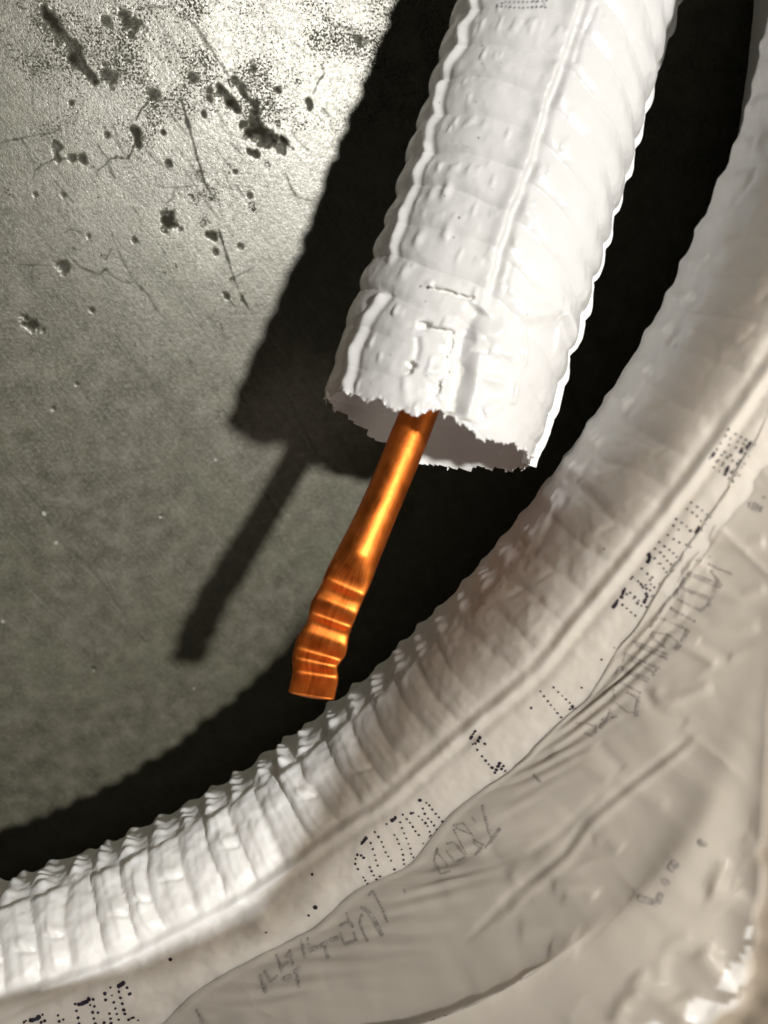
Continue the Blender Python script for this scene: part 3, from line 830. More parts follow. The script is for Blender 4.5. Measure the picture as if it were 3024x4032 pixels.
def rib_field(S, T, pitch, t_knuckle, t_seam, seed, amp=1.0):
    wob = .0017 * noise(S * 70, T * 60, seed) + .0006 * noise(S * 160, T * 190, seed + 2)
    f = (S + wob - .10 * T) / pitch
    k = np.floor(f); f = f - k
    rnd = _hash(k, k * 0 + 3, seed)
    rnd2 = _hash(k, k * 0 + 7, seed)
    x = (f - .32) * pitch
    # narrow puckered knuckles low on the inner side
    kn = np.exp(-(np.abs(x) / (pitch * (.195 + .05 * rnd))) ** 2.0)
    wr = np.cos(T / (.0030 + .0012 * rnd2) * 2 * math.pi + rnd * 6 + 2.5 * noise(S * 130, T * 200, seed + 4) - (x / pitch) ** 2 * 9)
    zone = sst(.0025, .009, T) * (1 - sst(t_knuckle - .0035, t_knuckle + .001, T))
    d = amp * zone * kn * (.0013 + .0009 * rnd + .00034 * wr * sst(.003, .008, T))
    # tiny bead at the silhouette
    tb = .0005 + .003 * (rnd2 - .5)
    d += (.0009 + .0009 * rnd2) * np.exp(-((x - .0006) / (pitch * .21)) ** 2 - ((T - tb + .0004) / .0028) ** 2) / np.maximum(amp, .3) ** 0
    # lip where the knuckles end and the wide plates begin
    lipt = t_knuckle + .0022 * (rnd - .5) + .0010 * np.cos(x / pitch * 5)
    d += amp * .00035 * np.exp(-((T - lipt - .0008) / .0014) ** 2)
    # plates: a rounded roll, then a lower shelf towards the next roll
    pl = (.75 + .35 * rnd) * np.exp(-(np.abs(x) / (pitch * (.26 + .07 * rnd2))) ** 2.2) + (.42 + .2 * rnd2) * sst(.38, .62, f) * (1 - sst(.76, 1, f)) - .12 * np.exp(-((f - .01) / .06) ** 2)
    pz = sst(t_knuckle - .002, t_knuckle + .003, T) * (1 - sst(t_seam - .0055, t_seam - .001, T))
    d += amp * pz * .00150 * (.8 + .4 * rnd) * pl
    # creases across single plates
    tc_ = t_knuckle + .004 + rnd2 * .011 + .0012 * np.sin((f - .5) * 3)
    d -= amp * pz * .0007 * np.exp(-((T - tc_) / .0006) ** 2) * sst(.3, .55, f) * (1 - sst(.85, .97, f)) * (rnd > .35)
    d += amp * pz * .0006 * np.exp(-((T - tc_ + .0020) / .0016) ** 2) * sst(.3, .6, f) * (1 - sst(.85, .97, f)) * (rnd > .35)
    d += .00042 * fbm(S * 120, T * 150, seed + 9, 3)
    return d

def build_coil():
    r, hc = .0285, ([0, 1300, 2000, 2600, 3100], [.075, .079, .099, .108, .108])
    edge = full([(-420, 2030), (-250, 2000), (-120, 1962), (0, 1930), (60, 1915), (150, 1882), (230, 1852), (300, 1820), (360, 1790), (430, 1752), (495, 1712), (550, 1670), (610, 1632), (690, 1577), (740, 1535),
                 (820, 1455), (865, 1412), (920, 1367), (1030, 1242), (1080, 1182), (1130, 1140), (1200, 1022), (1290, 902), (1360, 802)]) + [(2585, 1275), (2640, 1165), (2690, 1065), (2738, 972), (2773, 902), (2808, 832), (2852, 735), (2893, 650), (2940, 545), (2985, 400), (3024, 290), (3060, 150), (3085, 0), (3100, -150), (3105, -400), (3090, -700)]
    phi = np.r_[np.linspace(28, 236, 320), np.linspace(240, 384, 36)] * math.pi / 180
    ns = 860
    Cc, P0, N0, S, T = strand_base(edge, hc, r, ns, phi)
    root = thing("pipe_coil", "lowest strand of the white ribbed pipe coil, curving along the concrete with knobbly inner edge", "pipe coil", (Cc[ns // 2][0], Cc[ns // 2][1], 0))
    l1 = locate(SEAM1, P0, N0, S, T); l2 = locate(SEAM2, P0, N0, S, T)
    o1 = np.argsort(l1[:, 0]); o2 = np.argsort(l2[:, 0])
    def smooth1(s, l, o, k):
        y = np.interp(s, l[o, 0], l[o, 1]); g = np.exp(-.5 * (np.arange(-3 * k, 3 * k + 1) / k) ** 2); g /= g.sum()
        return np.convolve(np.r_[np.full(3 * k, y[0]), y, np.full(3 * k, y[-1])], g, 'valid')
    sv = S[:, 0]
    t1 = smooth1(sv, l1, o1, 8); t2 = smooth1(sv, l2, o2, 4)
    print("strand: length %.3f seam t1 %s  t2 %s" % (sv[-1], np.round(t1[::120], 4), np.round(t2[::120], 4)))
    T1, T2 = t1[:, None], t2[:, None]
    imx = proj(P0)[..., 0]
    soft = 1 - .58 * sst(1350, 2000, imx)            # the film lies tighter over the right-hand part
    facing = (N0 * (CAM - P0)).sum(-1)
    inner = (T > -.0275) & (T < .02)
    Tcon = np.array([T[i_, inner[i_]][np.argmin(np.abs(facing[i_, inner[i_]]))] for i_ in range(ns)])
    g_ = np.exp(-.5 * (np.arange(-60, 61) / 20) ** 2); g_ /= g_.sum()
    Tcon = np.convolve(np.pad(Tcon, 60, 'edge'), g_, 'valid')[:, None]
    print("contour", np.round(Tcon[::120, 0], 4))
    tk = np.minimum(.0192, (T1 - Tcon) * .54)
    disp = rib_field(S, T - Tcon, .0097, tk, T1 - Tcon, 7) * soft
    # weld ridge at seam 1, flat band beyond it, the film lip at seam 2
    wav = 1 + .55 * noise(S * 190, T * 0, 17)
    disp += .0009 * wav * np.exp(-((T - T1) / .0012) ** 2)
    disp -= .0007 * np.exp(-((T - T1 - .0022) / .0012) ** 2) + .0004 * np.exp(-((T - T1 + .0022) / .0010) ** 2)
    lump = fbm(S * 150, T * 170, 27, 3)
    right = sst(1400, 2000, imx)
    disp += right * .0004 * np.clip(lump, -.3, 1) * (1 - sst(T1 - .004, T1, T)) + .00012 * fbm(S * 400, T * 400, 29, 2)
    p = locate(full([(565, 1990)]), P0, N0, S, T)[0]
    disp += .0022 * np.exp(-((S - p[0]) / .0045) ** 2 - ((T - p[1]) / .0035) ** 2)
    P = P0 + N0 * disp[..., None]
    body = grid_mesh("insulation_sleeve", P, M_STRAND, root, closed=True)
    body['label'] = 'white ribbed skin with a smooth printed band along a weld seam'
    bv = grid_bvh(P, True)
    c7b, c7, c6, c4b, c8b = crop(2300, 1200, .4364), crop(2000, 1500, .678), crop(1200, 2400, .663), crop(0, 3300, .5425), crop(700, 3400, .6028)
    d = 1.55
    D = []
    D += c7b([(1300, 1125, 1), (1365, 1165, 1), (1418, 1195, 1), (1460, 1220, 1), (1498, 1245, d), (1490, 1262, d), (1470, 1280, d), (1538, 1262, 1), (1273, 1180, 1), (1318, 1207, 1), (1387, 1238, 1), (1440, 1253, 1), (1230, 1248, 1), (1308, 1264, 1), (1372, 1290, 1), (1425, 1300, 1.3), (1415, 1325, d), (1465, 1305, .8), (1495, 1313, 1),
              (1195, 1304, 1), (1170, 1342, d), (1157, 1360, d), (1133, 1385, .8), (1268, 1328, 1), (1240, 1355, 1), (1324, 1358, 1), (1292, 1380, 1.1), (1450, 1338, 1), (1480, 1362, 1), (1340, 1407, 1), (1405, 1407, .8), (1380, 1433, 1.1), (1440, 1433, 1), (1418, 1460, 1), (1195, 1415, 1), (1212, 1402, 1), (1258, 1428, 1), (1248, 1450, 1), (1303, 1458, 1),
              (1293, 1480, d), (1284, 1500, d), (1272, 1528, d), (1170, 1465, .9), (1222, 1503, .8), (1330, 1510, 1.1), (1348, 1490, .8), (1365, 1535, 1.1), (1380, 1515, .7), (1400, 1540, .7), (1307, 1567, .8), (1340, 1593, 1),
              (967, 1785, 1), (1020, 1823, 1), (1063, 1855, .8), (1108, 1890, .6), (1138, 1915, 1.1), (932, 1843, 1.1), (977, 1874, 1.1), (1018, 1907, 1.1), (1055, 1948, .8), (1088, 1977, 1), (833, 1935, 1.1), (882, 1968, .9), (925, 2000, .8), (960, 2037, 1.2), (1034, 2008, d), (1024, 2030, d), (1010, 2050, d), (1060, 2035, .7), (808, 1993, 1), (853, 2028, 1)])
    D += c7([(930, 895, 1), (962, 918, 1), (995, 937, 1), (1035, 950, 1), (1060, 965, .8), (880, 937, 1), (910, 960, 1), (938, 980, 1), (960, 1000, 1), (980, 1022, 1), (998, 1038, 1), (855, 975, 1), (885, 995, 1), (907, 1018, 1), (925, 1043, 1), (945, 1063, 1), (967, 1080, 1), (820, 1008, d), (825, 1022, d), (822, 1038, d), (813, 1050, d),
             (853, 1030, 1), (872, 1060, .5), (885, 1060, .8), (905, 1088, .9), (920, 1110, .8), (880, 1178, .7), (918, 1155, 1.1), (778, 1090, 1), (810, 1120, 1), (838, 1140, 1), (826, 1155, 1), (725, 1138, 1), (715, 1150, 1), (757, 1163, 1), (772, 1178, 1), (800, 1185, 1.1), (830, 1180, 1), (850, 1198, 1), (785, 1200, 1), (825, 1215, 1), (780, 1190, 1), (805, 1205, 1), (843, 1245, .8), (835, 1250, .7),
             (680, 1207, 1), (672, 1222, d), (668, 1235, d), (660, 1255, d), (690, 1238, 1), (710, 1230, 1), (737, 1253, 1), (730, 1262, .7), (760, 1275, .9), (803, 1235, d), (808, 1250, d), (800, 1268, d), (793, 1283, d), (752, 1290, 1.2), (775, 1305, 1), (805, 1312, 1), (637, 1275, 1.2), (630, 1290, d), (622, 1302, d), (614, 1312, d), (665, 1300, 1), (690, 1320, 1), (715, 1343, 1), (740, 1362, 1),
             (190, 1802, 1), (210, 1830, 1), (232, 1858, 1), (250, 1882, 1), (270, 1905, 1), (288, 1928, 1), (308, 1952, 1.1), (325, 1975, 1.1), (335, 1980, .8), (265, 1778, 1), (292, 1805, 1.2), (315, 1828, .9), (337, 1848, 1.1), (358, 1868, 1.1), (375, 1888, 1.4), (375, 1900, 1.3), (360, 1905, 1), (393, 1903, 1.1), (410, 1925, 1), (428, 1780, .9), (135, 1898, 1.3), (543, 1618, 1.2), (617, 1548, .7), (560, 975, .6)])
    D += c6([(1010, 722, d), (1000, 738, d), (990, 755, d), (985, 765, 1.2), (1040, 762, d), (1030, 780, d), (1015, 795, 1.2), (1000, 800, 1), (1070, 797, 1.2), (1025, 832, 1.3), (1052, 870, 1.2), (1075, 897, 1.2), (1093, 918, 1.1), (1112, 938, d), (1157, 912, d), (1148, 930, d), (1138, 950, d), (1130, 968, 1.2), (1180, 928, 1.3), (1168, 945, 1.3), (1190, 958, 1.2), (1205, 975, d),
             (685, 1132, 1.8), (722, 1147, 1), (740, 1162, 1), (757, 1187, 1), (778, 1212, 1), (797, 1233, 1), (817, 1257, 1.1), (702, 1182, 1), (713, 1212, 1.1), (732, 1240, 1), (752, 1260, 1), (768, 1282, 1), (785, 1305, 1.2), (677, 1227, 1), (698, 1248, 1), (717, 1267, 1.1), (730, 1285, 1), (742, 1318, 1.2), (748, 1340, 1.2), (740, 1350, .7), (583, 1217, 1), (607, 1243, 1), (625, 1265, 1), (642, 1290, 1), (658, 1315, 1), (677, 1337, 1.1), (703, 1388, .8), (632, 1210, 1.2), (645, 1206, .8), (487, 1273, 1),
             (540, 1235, d), (530, 1245, d), (518, 1252, d), (567, 1262, 1), (578, 1297, 1), (590, 1327, 1), (603, 1358, 1), (615, 1390, 1), (627, 1418, 1.1), (632, 1450, 1), (645, 1470, 1), (657, 1493, 1.1), (533, 1337, .9), (550, 1363, 1), (560, 1390, .9), (575, 1423, 1), (583, 1455, 1.1), (587, 1485, 1.1), (590, 1510, 1.1), (593, 1537, 1.2),
             (417, 1320, 1), (438, 1350, 1.1), (457, 1380, 1), (468, 1408, 1), (480, 1440, 1), (497, 1465, 1), (513, 1490, 1), (532, 1542, 1.2), (365, 1357, d), (355, 1367, d), (345, 1380, d), (338, 1390, 1.2), (392, 1385, 1.1), (405, 1422, 1.1), (415, 1457, 1), (423, 1488, 1), (433, 1520, .9), (387, 1530, .9), (397, 1553, 1.1), (410, 1577, 1), (425, 1600, 1.1), (447, 1583, 1.1),
             (313, 1455, 1.3), (335, 1460, 1), (350, 1473, 1.2), (303, 1480, 1), (301, 1510, 1.1), (316, 1540, 1), (348, 1590, 1), (360, 1608, 1), (373, 1627, 1.2), (45, 1572, 1.2), (62, 1768, 1.8)])
    D += c4b([(895, 1053, 1.8), (880, 1062, 1.8), (865, 1073, 1.8), (923, 1085, 1.2), (942, 1130, 1.4), (803, 1083, 1.1), (762, 1127, 1.4), (768, 1173, 1.3), (813, 1140, .9), (827, 1190, 1.1), (838, 1235, 1.1), (848, 1275, 1.1), (862, 1315, 1.1), (865, 1113, 1.2), (875, 1157, 1.4), (888, 1200, 1.4), (898, 1245, 1.5), (907, 1273, 1.4), (545, 1203, 1.4), (575, 1205, 1.8), (590, 1202, 1.8), (605, 1195, 1.8), (620, 1190, 1.8), (635, 1183, 1.8), (645, 1168, 1.7),
              (678, 1168, 1.2), (655, 1210, 1.1), (687, 1220, 1.4), (555, 1252, 1.4), (568, 1303, 1.4), (575, 1343, 1.3), (673, 1263, 1.4), (712, 1265, 1.4), (682, 1308, 1.2), (692, 1345, 1.3), (795, 1273, 1), (802, 1308, 1.2), (757, 1338, 1.5), (805, 1343, 1.3), (935, 1315, 1.5), (955, 1305, 1.2), (970, 1300, 1.2), (1003, 1320, 1.2), (225, 1320, 1.8), (240, 1318, 1.8), (255, 1315, 1.8), (270, 1308, 1.8), (282, 1298, 1.8), (310, 1280, 1), (190, 1325, 1), (175, 1335, 1.3), (300, 1335, 1.4), (325, 1325, 1.4),
              (422, 1285, 1.3), (430, 1328, 1.3), (460, 1315, 1), (1238, 880, 1.9)])
    D += c8b([(879, 70, 1.4), (897, 285, 2.6), (855, 337, 1.1), (577, 448, 1.3)])
    print_dots("printed_lettering", bv, body, M_INK, D, 4.8)['label'] = 'blue-black dot-matrix print'
    # strand lying underneath, seen at the upper right
    e2 = [(2975, -700), (2992, -400), (2994, -150), (2992, 0), (2986, 160), (2974, 310), (2958, 450), (2935, 600), (2860, 800), (2760, 1010), (2640, 1250)] + full([(1330, 920), (1190, 1110), (1060, 1270), (900, 1450), (720, 1600), (500, 1760), (300, 1870), (0, 1990), (-200, 2050)])
    C2, Q0, M0, S2, T2_ = strand_base(e2[::-1], ([0, 1300, 2000, 2600, 3100], [.0240, .0275, .046, .055, .055]), .0222, 300, np.linspace(0, 2 * math.pi, 90, endpoint=False))
    dd = rib_field(S2, T2_, .0097, .012, .035 + 0 * S2[:, :1], 19)
    low = grid_mesh("lower_strand", Q0 + M0 * dd[..., None], M_STRAND, root, closed=True)
    low['label'] = 'second white ribbed strand tucked underneath'
    e3 = np.array(e2[::-1]) + [34, 30]
    C3, Q3, M3, S3, T3_ = strand_base(e3, .0225, .0222, 300, np.linspace(0, 2 * math.pi, 80, endpoint=False))
    grid_mesh("leak_stop_strand", Q3 + M3 * rib_field(S3, T3_, .0097, .012, .035 + 0 * S3[:, :1], 23)[..., None], M_STRAND, root, closed=True)  # hidden strand added to stop light leaking under the raised coil
    return bv, P
COIL_BVH, COIL_P = build_coil()

# ------------------------------------------------------------------ milky plastic wrap over the rest of the coil
def build_wrap():
    root = thing("plastic_wrap", "loose milky plastic wrap over the upper coil, wrinkled with blurred grey print showing through", "wrap", at_h(2600., 3300., 0.))
    # rails from the upper right to the lower left: image position and depth
    s2 = resample(np.array(SEAM2), 260, 3)
    r0 = []
    for p in s2:
        d = Vector(ray(p[0], p[1])); d.normalize()
        hit = COIL_BVH.ray_cast(Vector(CAM), d)[0]
        r0.append(np.array(hit) if hit else np.full(3, np.nan))
    r0 = np.array(r0)
    ok = ~np.isnan(r0[:, 0])
    print("wrap depth along seam", np.round(proj(r0[ok][::30])[:, 2], 4))
    k = np.arange(len(r0))
    r0 = np.stack([np.interp(k, k[ok], r0[ok, j]) for j in range(3)], -1)
    u = np.linspace(0, 1, 520)
    def rail(pts):
        q = resample(np.array([(a * S59, b * S59, c * 1e4) for a, b, c in pts]), 520, 12)
        return at_z(q[:, 0], q[:, 1], q[:, 2] / 1e4)
    R0 = resample(r0, 520)
    R1 = rail([(1960, -600, .140), (1880, -200, .146), (1790, 200, .155), (1745, 500, .160), (1725, 800, .164), (1700, 1130, .167), (1630, 1430, .170), (1540, 1650, .172), (1460, 1790, .175), (1380, 1890, .178), (1280, 1990, .178), (1170, 2080, .179), (1030, 2160, .181), (860, 2220, .184), (700, 2330, .187), (500, 2480, .188)])
    # top edge of an added, unseen film wall: it stands up just far enough to keep the lamp off the strand below the line B
    Bl = np.array(full([(1745, -620), (1715, -300), (1650, 0), (1585, 200), (1500, 470), (1405, 690), (1280, 920), (1140, 1120), (1000, 1310), (850, 1530), (710, 1770), (570, 1990), (300, 2095), (0, 2160), (-200, 2200)]))
    Bp = []
    for p in Bl:
        hit = COIL_BVH.ray_cast(Vector(CAM), Vector(ray(p[0], p[1])).normalized())[0]
        Bp.append(np.array(hit) if hit and hit[2] > .03 else at_h(p[0], p[1], .095 if p[1] < 900 * S59 else .07))
    E4 = []
    for b_ in Bp:
        mg = (200, 200, 200, 190, 180, 170, 150, 110, 70, 40, 40, 60, 90, 90, 90)[len(E4)] * S59
        for sq in np.linspace(.05, .8, 600):
            e_ = b_ + (LAMP - b_) * sq
            q = proj(e_)
            if q[0] > W + mg or q[1] > H + mg:
                break
        E4.append(e_)
    E4 = np.array(E4)
    print("wrap edge", np.round(np.c_[proj(E4)[:, :2] / S59, proj(E4)[:, 2] * 1e3], 0).tolist())
    R3 = resample(E4, 520, 10)
    q1, q3 = proj(R1), proj(R3)
    ow = q3[:, :2] - np.array([0, 300 * S59]); ow /= np.linalg.norm(ow, axis=1)[:, None]
    z2 = np.interp(q3[:, 0] / S59, [-200, 500, 950, 1500, 1720, 1800, 1900, 2150], [.187, .185, .176, .161, .157, .178, .190, .190]) * (q3[:, 1] > 1300 * S59) + np.interp(q3[:, 1] / S59, [-900, 0, 700, 1300], [.144, .156, .160, .160]) * (q3[:, 1] <= 1300 * S59)
    z2 = np.convolve(np.pad(z2, 30, 'edge'), np.ones(61) / 61, 'valid')
    R2 = at_z(q3[:, 0] + ow[:, 0] * 30 * S59, q3[:, 1] + ow[:, 1] * 30 * S59, np.maximum(z2, q3[:, 2] + .002))
    # past the crest the sheet runs on almost along the light
    ld_ = LAMP - R3; ld_ /= np.linalg.norm(ld_, axis=1)[:, None]
    R4 = R3 + ld_ * .075 + (R @ np.array([.25, .35, 1.0])) * .008
    rails = [R0, R1, R2, R3, R4]
    # Catmull-Rom across the rails
    wq = np.linspace(0, 4, 360)
    Pn = np.zeros((520, 360, 3))
    ext = [2 * rails[0] - rails[1]] + rails + [2 * rails[-1] - rails[-2]]
    for j, wv in enumerate(wq):
        i = min(int(wv), 3); f = wv - i
        a, b, c, d = ext[i], ext[i + 1], ext[i + 2], ext[i + 3]
        Pn[:, j] = .5 * (2 * b + (c - a) * f + (2 * a - 5 * b + 4 * c - d) * f * f + (3 * b - a - 3 * c + d) * f ** 3)
    gu, gv = np.gradient(Pn, axis=0), np.gradient(Pn, axis=1)
    N = np.cross(gu, gv); N /= np.linalg.norm(N, axis=-1)[..., None] + 1e-12
    fl = ((N * (CAM - Pn)).sum(-1) < 0)
    N[fl] *= -1
    pr = proj(Pn); X, Y = pr[..., 0], pr[..., 1]; Zc = pr[..., 2]
    su = np.r_[0, np.cumsum(np.linalg.norm(np.diff(Pn[:, 60], axis=0), axis=1))][:, None] + 0 * X
    sw = np.concatenate([np.zeros((520, 1)), np.cumsum(np.linalg.norm(np.diff(Pn, axis=1), axis=2), axis=1)], 1)
    disp = np.zeros(X.shape)
    # lifted lip along the edge
    disp += .0005 * (1 + .5 * noise(su * 160, sw * 0, 3)) * np.exp(-((sw - .0016) / .0016) ** 2) + .0002 * np.exp(-(sw / .0010) ** 2)
    # ribs of the strand beneath, softened by the film
    ff = (su + .35 * sw) / .0099 + .25 * noise(su * 60, sw * 60, 5)
    rib = np.cos(ff * 2 * math.pi)
    disp += .00045 * rib * np.exp(-((sw - .016) / .012) ** 2) * np.clip(.6 + .8 * noise(su * 60, sw * 90, 8), 0, 1.4)
    rx_, ry_ = Pn[..., 0] * .78 - Pn[..., 1] * .62, Pn[..., 0] * .62 + Pn[..., 1] * .78
    rdg = np.clip(1 - np.abs(fbm(rx_ * 52 + 1.1 * noise(rx_ * 38, ry_ * 38, 91), ry_ * 66 + 1.1 * noise(rx_ * 34, ry_ * 34, 97), 93, 2)) * 1.6, 0, 1) ** 3
    disp += .00050 * rdg * sst(.004, .014, sw) * np.clip(.35 + noise(Pn[..., 0] * 40, Pn[..., 1] * 40, 95), 0, 1)
    disp += .0004 * fbm(Pn[..., 0] * 75, Pn[..., 1] * 75, 11, 3) * sst(.003, .012, sw) + .00007 * fbm(Pn[..., 0] * 300, Pn[..., 1] * 300, 15, 2)
    c8 = crop(1900, 2900, .6775); cE = crop(2400, 3300, .3761); c7 = crop(2000, 1500, .678)
    def ridge(T, pts, wd, amp, k=1.0):
        nonlocal disp
        p = resample(np.array(T(pts), float)[:, :2], 24, 0)
        d, s, t = pdist(X, Y, p, wd * 4)
        disp += amp * np.exp(-(d / wd) ** 2) * sst(0, .12, t) * (1 - sst(.88, 1, t))
    # twin grooves and tension folds
    ridge(c8, [(1250, -60), (1150, 50), (850, 280), (600, 480), (450, 700), (200, 880), (0, 1100), (-150, 1230)], 16, -.0004)
    ridge(c8, [(1300, -40), (1190, 70), (890, 300), (640, 510), (490, 730), (250, 920), (60, 1130)], 18, .0004)
    ridge(c8, [(700, 330), (450, 560), (250, 700)], 20, -.0004)
    for pts, wd, a in (([(380, 70), (600, 170), (760, 260)], 26, .0008), ([(660, 30), (820, 200)], 22, -.0006), ([(560, 90), (840, 280), (1100, 420)], 30, .0006), ([(400, 870), (600, 880), (680, 930)], 26, .0010),
                       ([(200, 1120), (420, 1110), (560, 1180)], 40, .0008), ([(380, 1230), (560, 1260)], 40, .0007), ([(100, 1000), (300, 900), (500, 940)], 30, -.0007), ([(20, 640), (180, 800)], 26, -.0009), ([(150, 760), (220, 880)], 20, .0008),
                       ([(640, 600), (720, 580), (820, 660)], 28, .0007)):
        ridge(c8, pts, wd, a * .6)
    for pts, wd, a in (([(1000, 1120), (1100, 1060), (1180, 1100)], 16, .0006), ([(900, 1480), (1100, 1570), (1230, 1650)], 20, .0008), ([(960, 1350), (1150, 1440), (1330, 1450), (1480, 1420)], 26, .0008), ([(830, 1780), (900, 1850), (1000, 1850), (1200, 1760)], 24, .0008), ([(1100, 1500), (1300, 1620)], 20, -.0006),
                       ([(760, 1760), (850, 1900), (1050, 2000)], 22, -.0007), ([(1150, 900), (1380, 960), (1510, 930)], 26, .0009), ([(1180, 1200), (1350, 1260), (1510, 1200)], 24, .0007)):
        ridge(c7, pts, wd, a * .7)
    # sharp creases near the lens
    for pts, wd, a in (([(1230, 240), (1130, 420), (1040, 560)], 19, .0020), ([(1000, 540), (1300, 650), (1450, 760), (1700, 980)], 34, .0022), ([(1400, -20), (1540, 100), (1720, 260)], 17, .0016), ([(1320, 430), (1340, 500)], 18, .0016),
                       ([(1500, 150), (1350, 370)], 13, .0009), ([(930, 1150), (1100, 1400), (1230, 1520), (1400, 1700)], 26, .0026), ([(1700, 1090), (1450, 1350), (1310, 1470)], 30, .0024), ([(880, 1030), (650, 1120), (550, 1300), (540, 1540)], 17, .0012),
                       ([(240, 1400), (380, 1580), (560, 1680), (700, 1800), (830, 2000)], 24, .0021), ([(340, 1580), (150, 1720), (50, 1980)], 20, .0022), ([(1500, 1500), (1600, 1700), (1700, 1760)], 24, .0016), ([(1050, 1800), (1250, 1900), (1500, 2000)], 26, .0014),
                       ([(700, 1160), (650, 1400), (760, 1700)], 40, -.0016), ([(1150, 760), (1350, 960), (1250, 1300)], 50, -.0012)):
        ridge(cE, pts, wd * 1.6, a * .48)
    P = Pn + N * disp[..., None]
    free = sst(1.95, 2.2, wq)[None] + 0 * X  # only the added wall passes light, so dimmed lamp light fills the coil
    q3y = (proj(R3)[:, 1] / S59)[:, None]; q3x = (proj(R3)[:, 0] / S59)[:, None]
    light_slits = (wq[None] > 2.05) & (wq[None] < np.interp(q3y, [1960, 2100, 2350], [2.0, 2.14, 2.34])) & (q3x > 1480) & (q3y > 1500) & (((q3y / 74 + 1.3 * np.sin(wq[None] * 8)) % 1) < .46)  # slits cut in the unseen wall so lamp light streaks the corner folds
    film = grid_mesh("wrap_film_and_shade_wall", P, M_FILM, root, attrs={'free': free}, keep=~light_slits)
    film['label'] = 'milky film pulled tight, with soft ribs and sharp creases, and an added unseen wall shading the coil'
    bv = grid_bvh(P)
    c6, c8b = crop(1200, 2400, .663), crop(700, 3400, .6028)
    G = []
    def run(T, pts, n, k=1.0):
        G.extend(dot_run(T, pts, n, k))
    b = 1.25
    for pts, n, k in (([(1170, 1065), (1298, 1120)], 8, 1), ([(1095, 1040), (1170, 1065)], 4, .7), ([(1185, 1105), (1240, 1185)], 6, 1.1), ([(1045, 1110), (1235, 1180)], 14, 1), ([(1050, 1125), (1232, 1200)], 12, .9), ([(1025, 1140), (1015, 1190)], 8, 1.1), ([(1015, 1200), (1190, 1262)], 12, .9), ([(1030, 1215), (1180, 1275)], 9, .8), ([(1190, 1260), (1165, 1310), (1125, 1335)], 12, b), ([(990, 1210), (975, 1250)], 7, 1),
                      ([(995, 1270), (1110, 1325)], 8, 1), ([(950, 1320), (1085, 1395)], 9, 1.1), ([(940, 1255), (900, 1320), (870, 1370), (830, 1425)], 18, .9), ([(870, 1370), (1040, 1440)], 9, .8), ([(1045, 1455), (1020, 1510), (980, 1555)], 13, 1.4), ([(845, 1460), (930, 1470), (985, 1512)], 9, 1), ([(840, 1470), (850, 1500), (920, 1550)], 8, 1),
                      ([(740, 1515), (930, 1588)], 14, .9), ([(750, 1535), (925, 1612)], 14, 1), ([(690, 1580), (670, 1625)], 8, 1), ([(700, 1590), (880, 1670)], 13, .9), ([(700, 1610), (850, 1692)], 11, .9), ([(878, 1670), (850, 1705)], 5, 1.1), ([(650, 1660), (620, 1715)], 8, .9), ([(660, 1660), (820, 1730)], 12, .8), ([(670, 1680), (810, 1745)], 10, .9),
                      ([(640, 1745), (612, 1780), (625, 1840)], 10, .8), ([(650, 1745), (770, 1810)], 8, .9), ([(765, 1840), (755, 1890), (750, 1938)], 12, 1.4), ([(700, 1810), (750, 1840)], 4, 1), ([(620, 1860), (690, 1920), (755, 1930)], 9, .9), ([(600, 1910), (585, 1960), (545, 2012)], 14, 1.2), ([(550, 1965), (635, 1950)], 7, .9), ([(400, 1985), (435, 1990)], 3, .8), ([(470, 1990), (520, 2010), (515, 2040), (490, 2065), (455, 2045)], 11, 1),
                      ([(1410, 710), (1405, 728)], 3, 1.2), ([(1435, 712), (1425, 742)], 4, 1.1), ([(1455, 718), (1445, 750)], 4, 1.1), ([(1475, 735), (1465, 750)], 3, 1.3), ([(1487, 672), (1490, 675)], 2, .8), ([(1175, 1018), (1176, 1020)], 2, .8)):
        run(c7, pts, n, k)
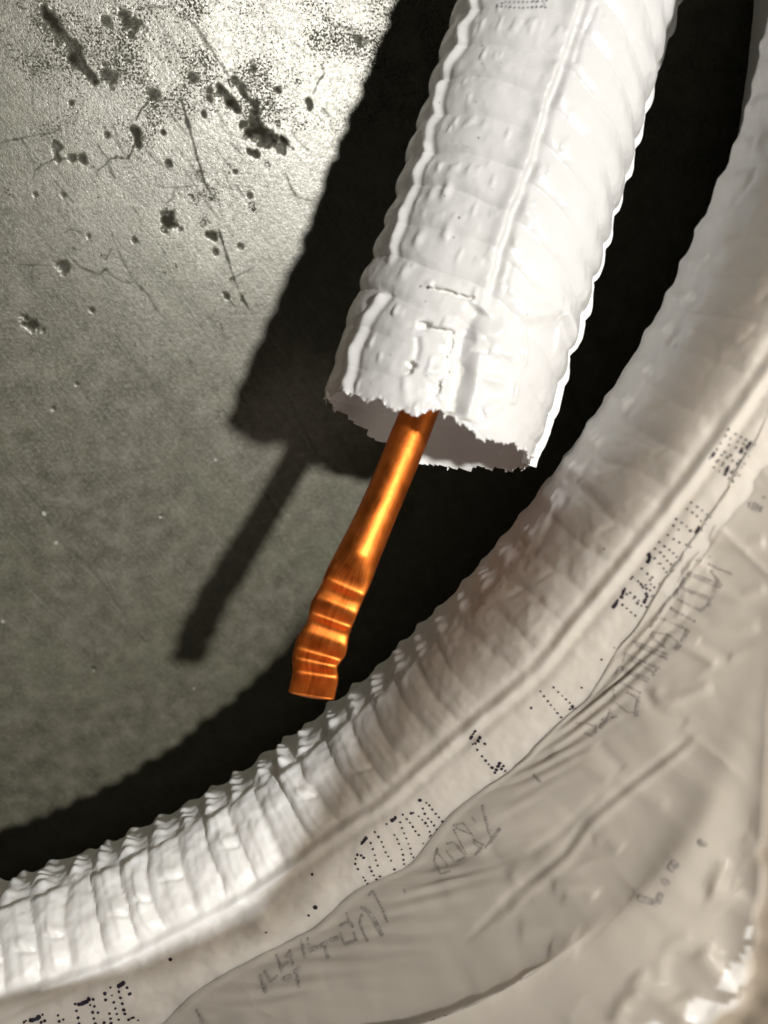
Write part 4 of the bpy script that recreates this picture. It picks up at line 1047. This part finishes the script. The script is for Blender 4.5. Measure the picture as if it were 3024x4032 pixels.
    for pts, n, k in (([(1060, 1170), (1100, 1330)], 9, 1.1), ([(1075, 1250), (1110, 1350)], 6, .9), ([(1160, 1305), (1120, 1360), (1085, 1412)], 11, 1.2), ([(1000, 1240), (1020, 1260)], 3, .8), ([(890, 1280), (950, 1270), (1000, 1340)], 9, .9), ([(890, 1310), (960, 1450)], 10, .8), ([(905, 1300), (985, 1330)], 7, .8), ([(850, 1390), (890, 1380), (960, 1470), (900, 1500), (850, 1440)], 18, 1),
                      ([(790, 1420), (770, 1490), (810, 1572), (862, 1555)], 16, 1), ([(790, 1445), (840, 1500), (850, 1530)], 7, .8), ([(1010, 1370), (1065, 1400), (1020, 1455)], 10, 1.1), ([(1010, 1390), (1050, 1420)], 4, .9), ([(1365, 985), (1400, 1022)], 4, 1.2), ([(598, 1672), (602, 1676)], 2, 1.1)):
        run(c6, pts, n, k)
    for pts, n, k in (([(1205, 290), (1240, 310), (1290, 390), (1330, 470)], 13, 1.2), ([(1225, 295), (1270, 330), (1310, 400), (1340, 460)], 10, 1.1), ([(1205, 340), (1190, 390), (1240, 505)], 14, 1), ([(1255, 205), (1275, 178), (1310, 240), (1340, 300), (1372, 382)], 12, 1.1), ([(1065, 405), (1100, 385), (1130, 380), (1145, 412)], 9, 1.1), ([(1105, 325), (1125, 380)], 4, .9), ([(1070, 460), (1080, 510), (1100, 530)], 6, 1.1),
                      ([(1100, 530), (1170, 500), (1155, 455)], 9, 1.2), ([(1000, 500), (1045, 488)], 7, 1.5), ([(940, 535), (972, 520)], 6, 1.5), ([(965, 550), (985, 620)], 6, 1.3), ([(865, 575), (912, 550)], 7, 1.4), ([(810, 505), (818, 540), (832, 612)], 8, 1.2), ([(850, 490), (860, 525)], 4, .9), ([(768, 708), (802, 685)], 7, 1.6), ([(780, 720), (795, 800)], 6, 1.3), ([(697, 752), (740, 735)], 7, 1.6), ([(705, 608), (735, 595)], 6, 1.5),
                      ([(735, 570), (755, 660)], 7, 1), ([(650, 600), (682, 705)], 8, 1.1), ([(670, 688), (722, 650)], 6, 1), ([(545, 740), (560, 790), (575, 830)], 10, 1.7), ([(575, 710), (610, 770), (650, 740)], 8, 1.2), ([(130, 965), (150, 1000), (160, 1045)], 5, 1.7), ([(1488, 183), (1490, 186)], 2, 1.1)):
        run(c8b, pts, n, k)
    run(crop(2400, 3300, .3761), [(340, 640), (500, 680), (540, 600)], 9, 2.6)
    run(crop(2400, 3300, .3761), [(590, 460), (600, 470)], 2, 2.4); run(crop(2400, 3300, .3761), [(650, 320), (690, 270)], 3, 2.4); run(crop(2400, 3300, .3761), [(960, 50), (990, 60)], 2, 2.4)
    print_dots("printed_lettering", bv, film, M_INKGREY, G, 5.6, .00015)['label'] = 'grey dot print blurred under the film'
    return root
WRAP = build_wrap()
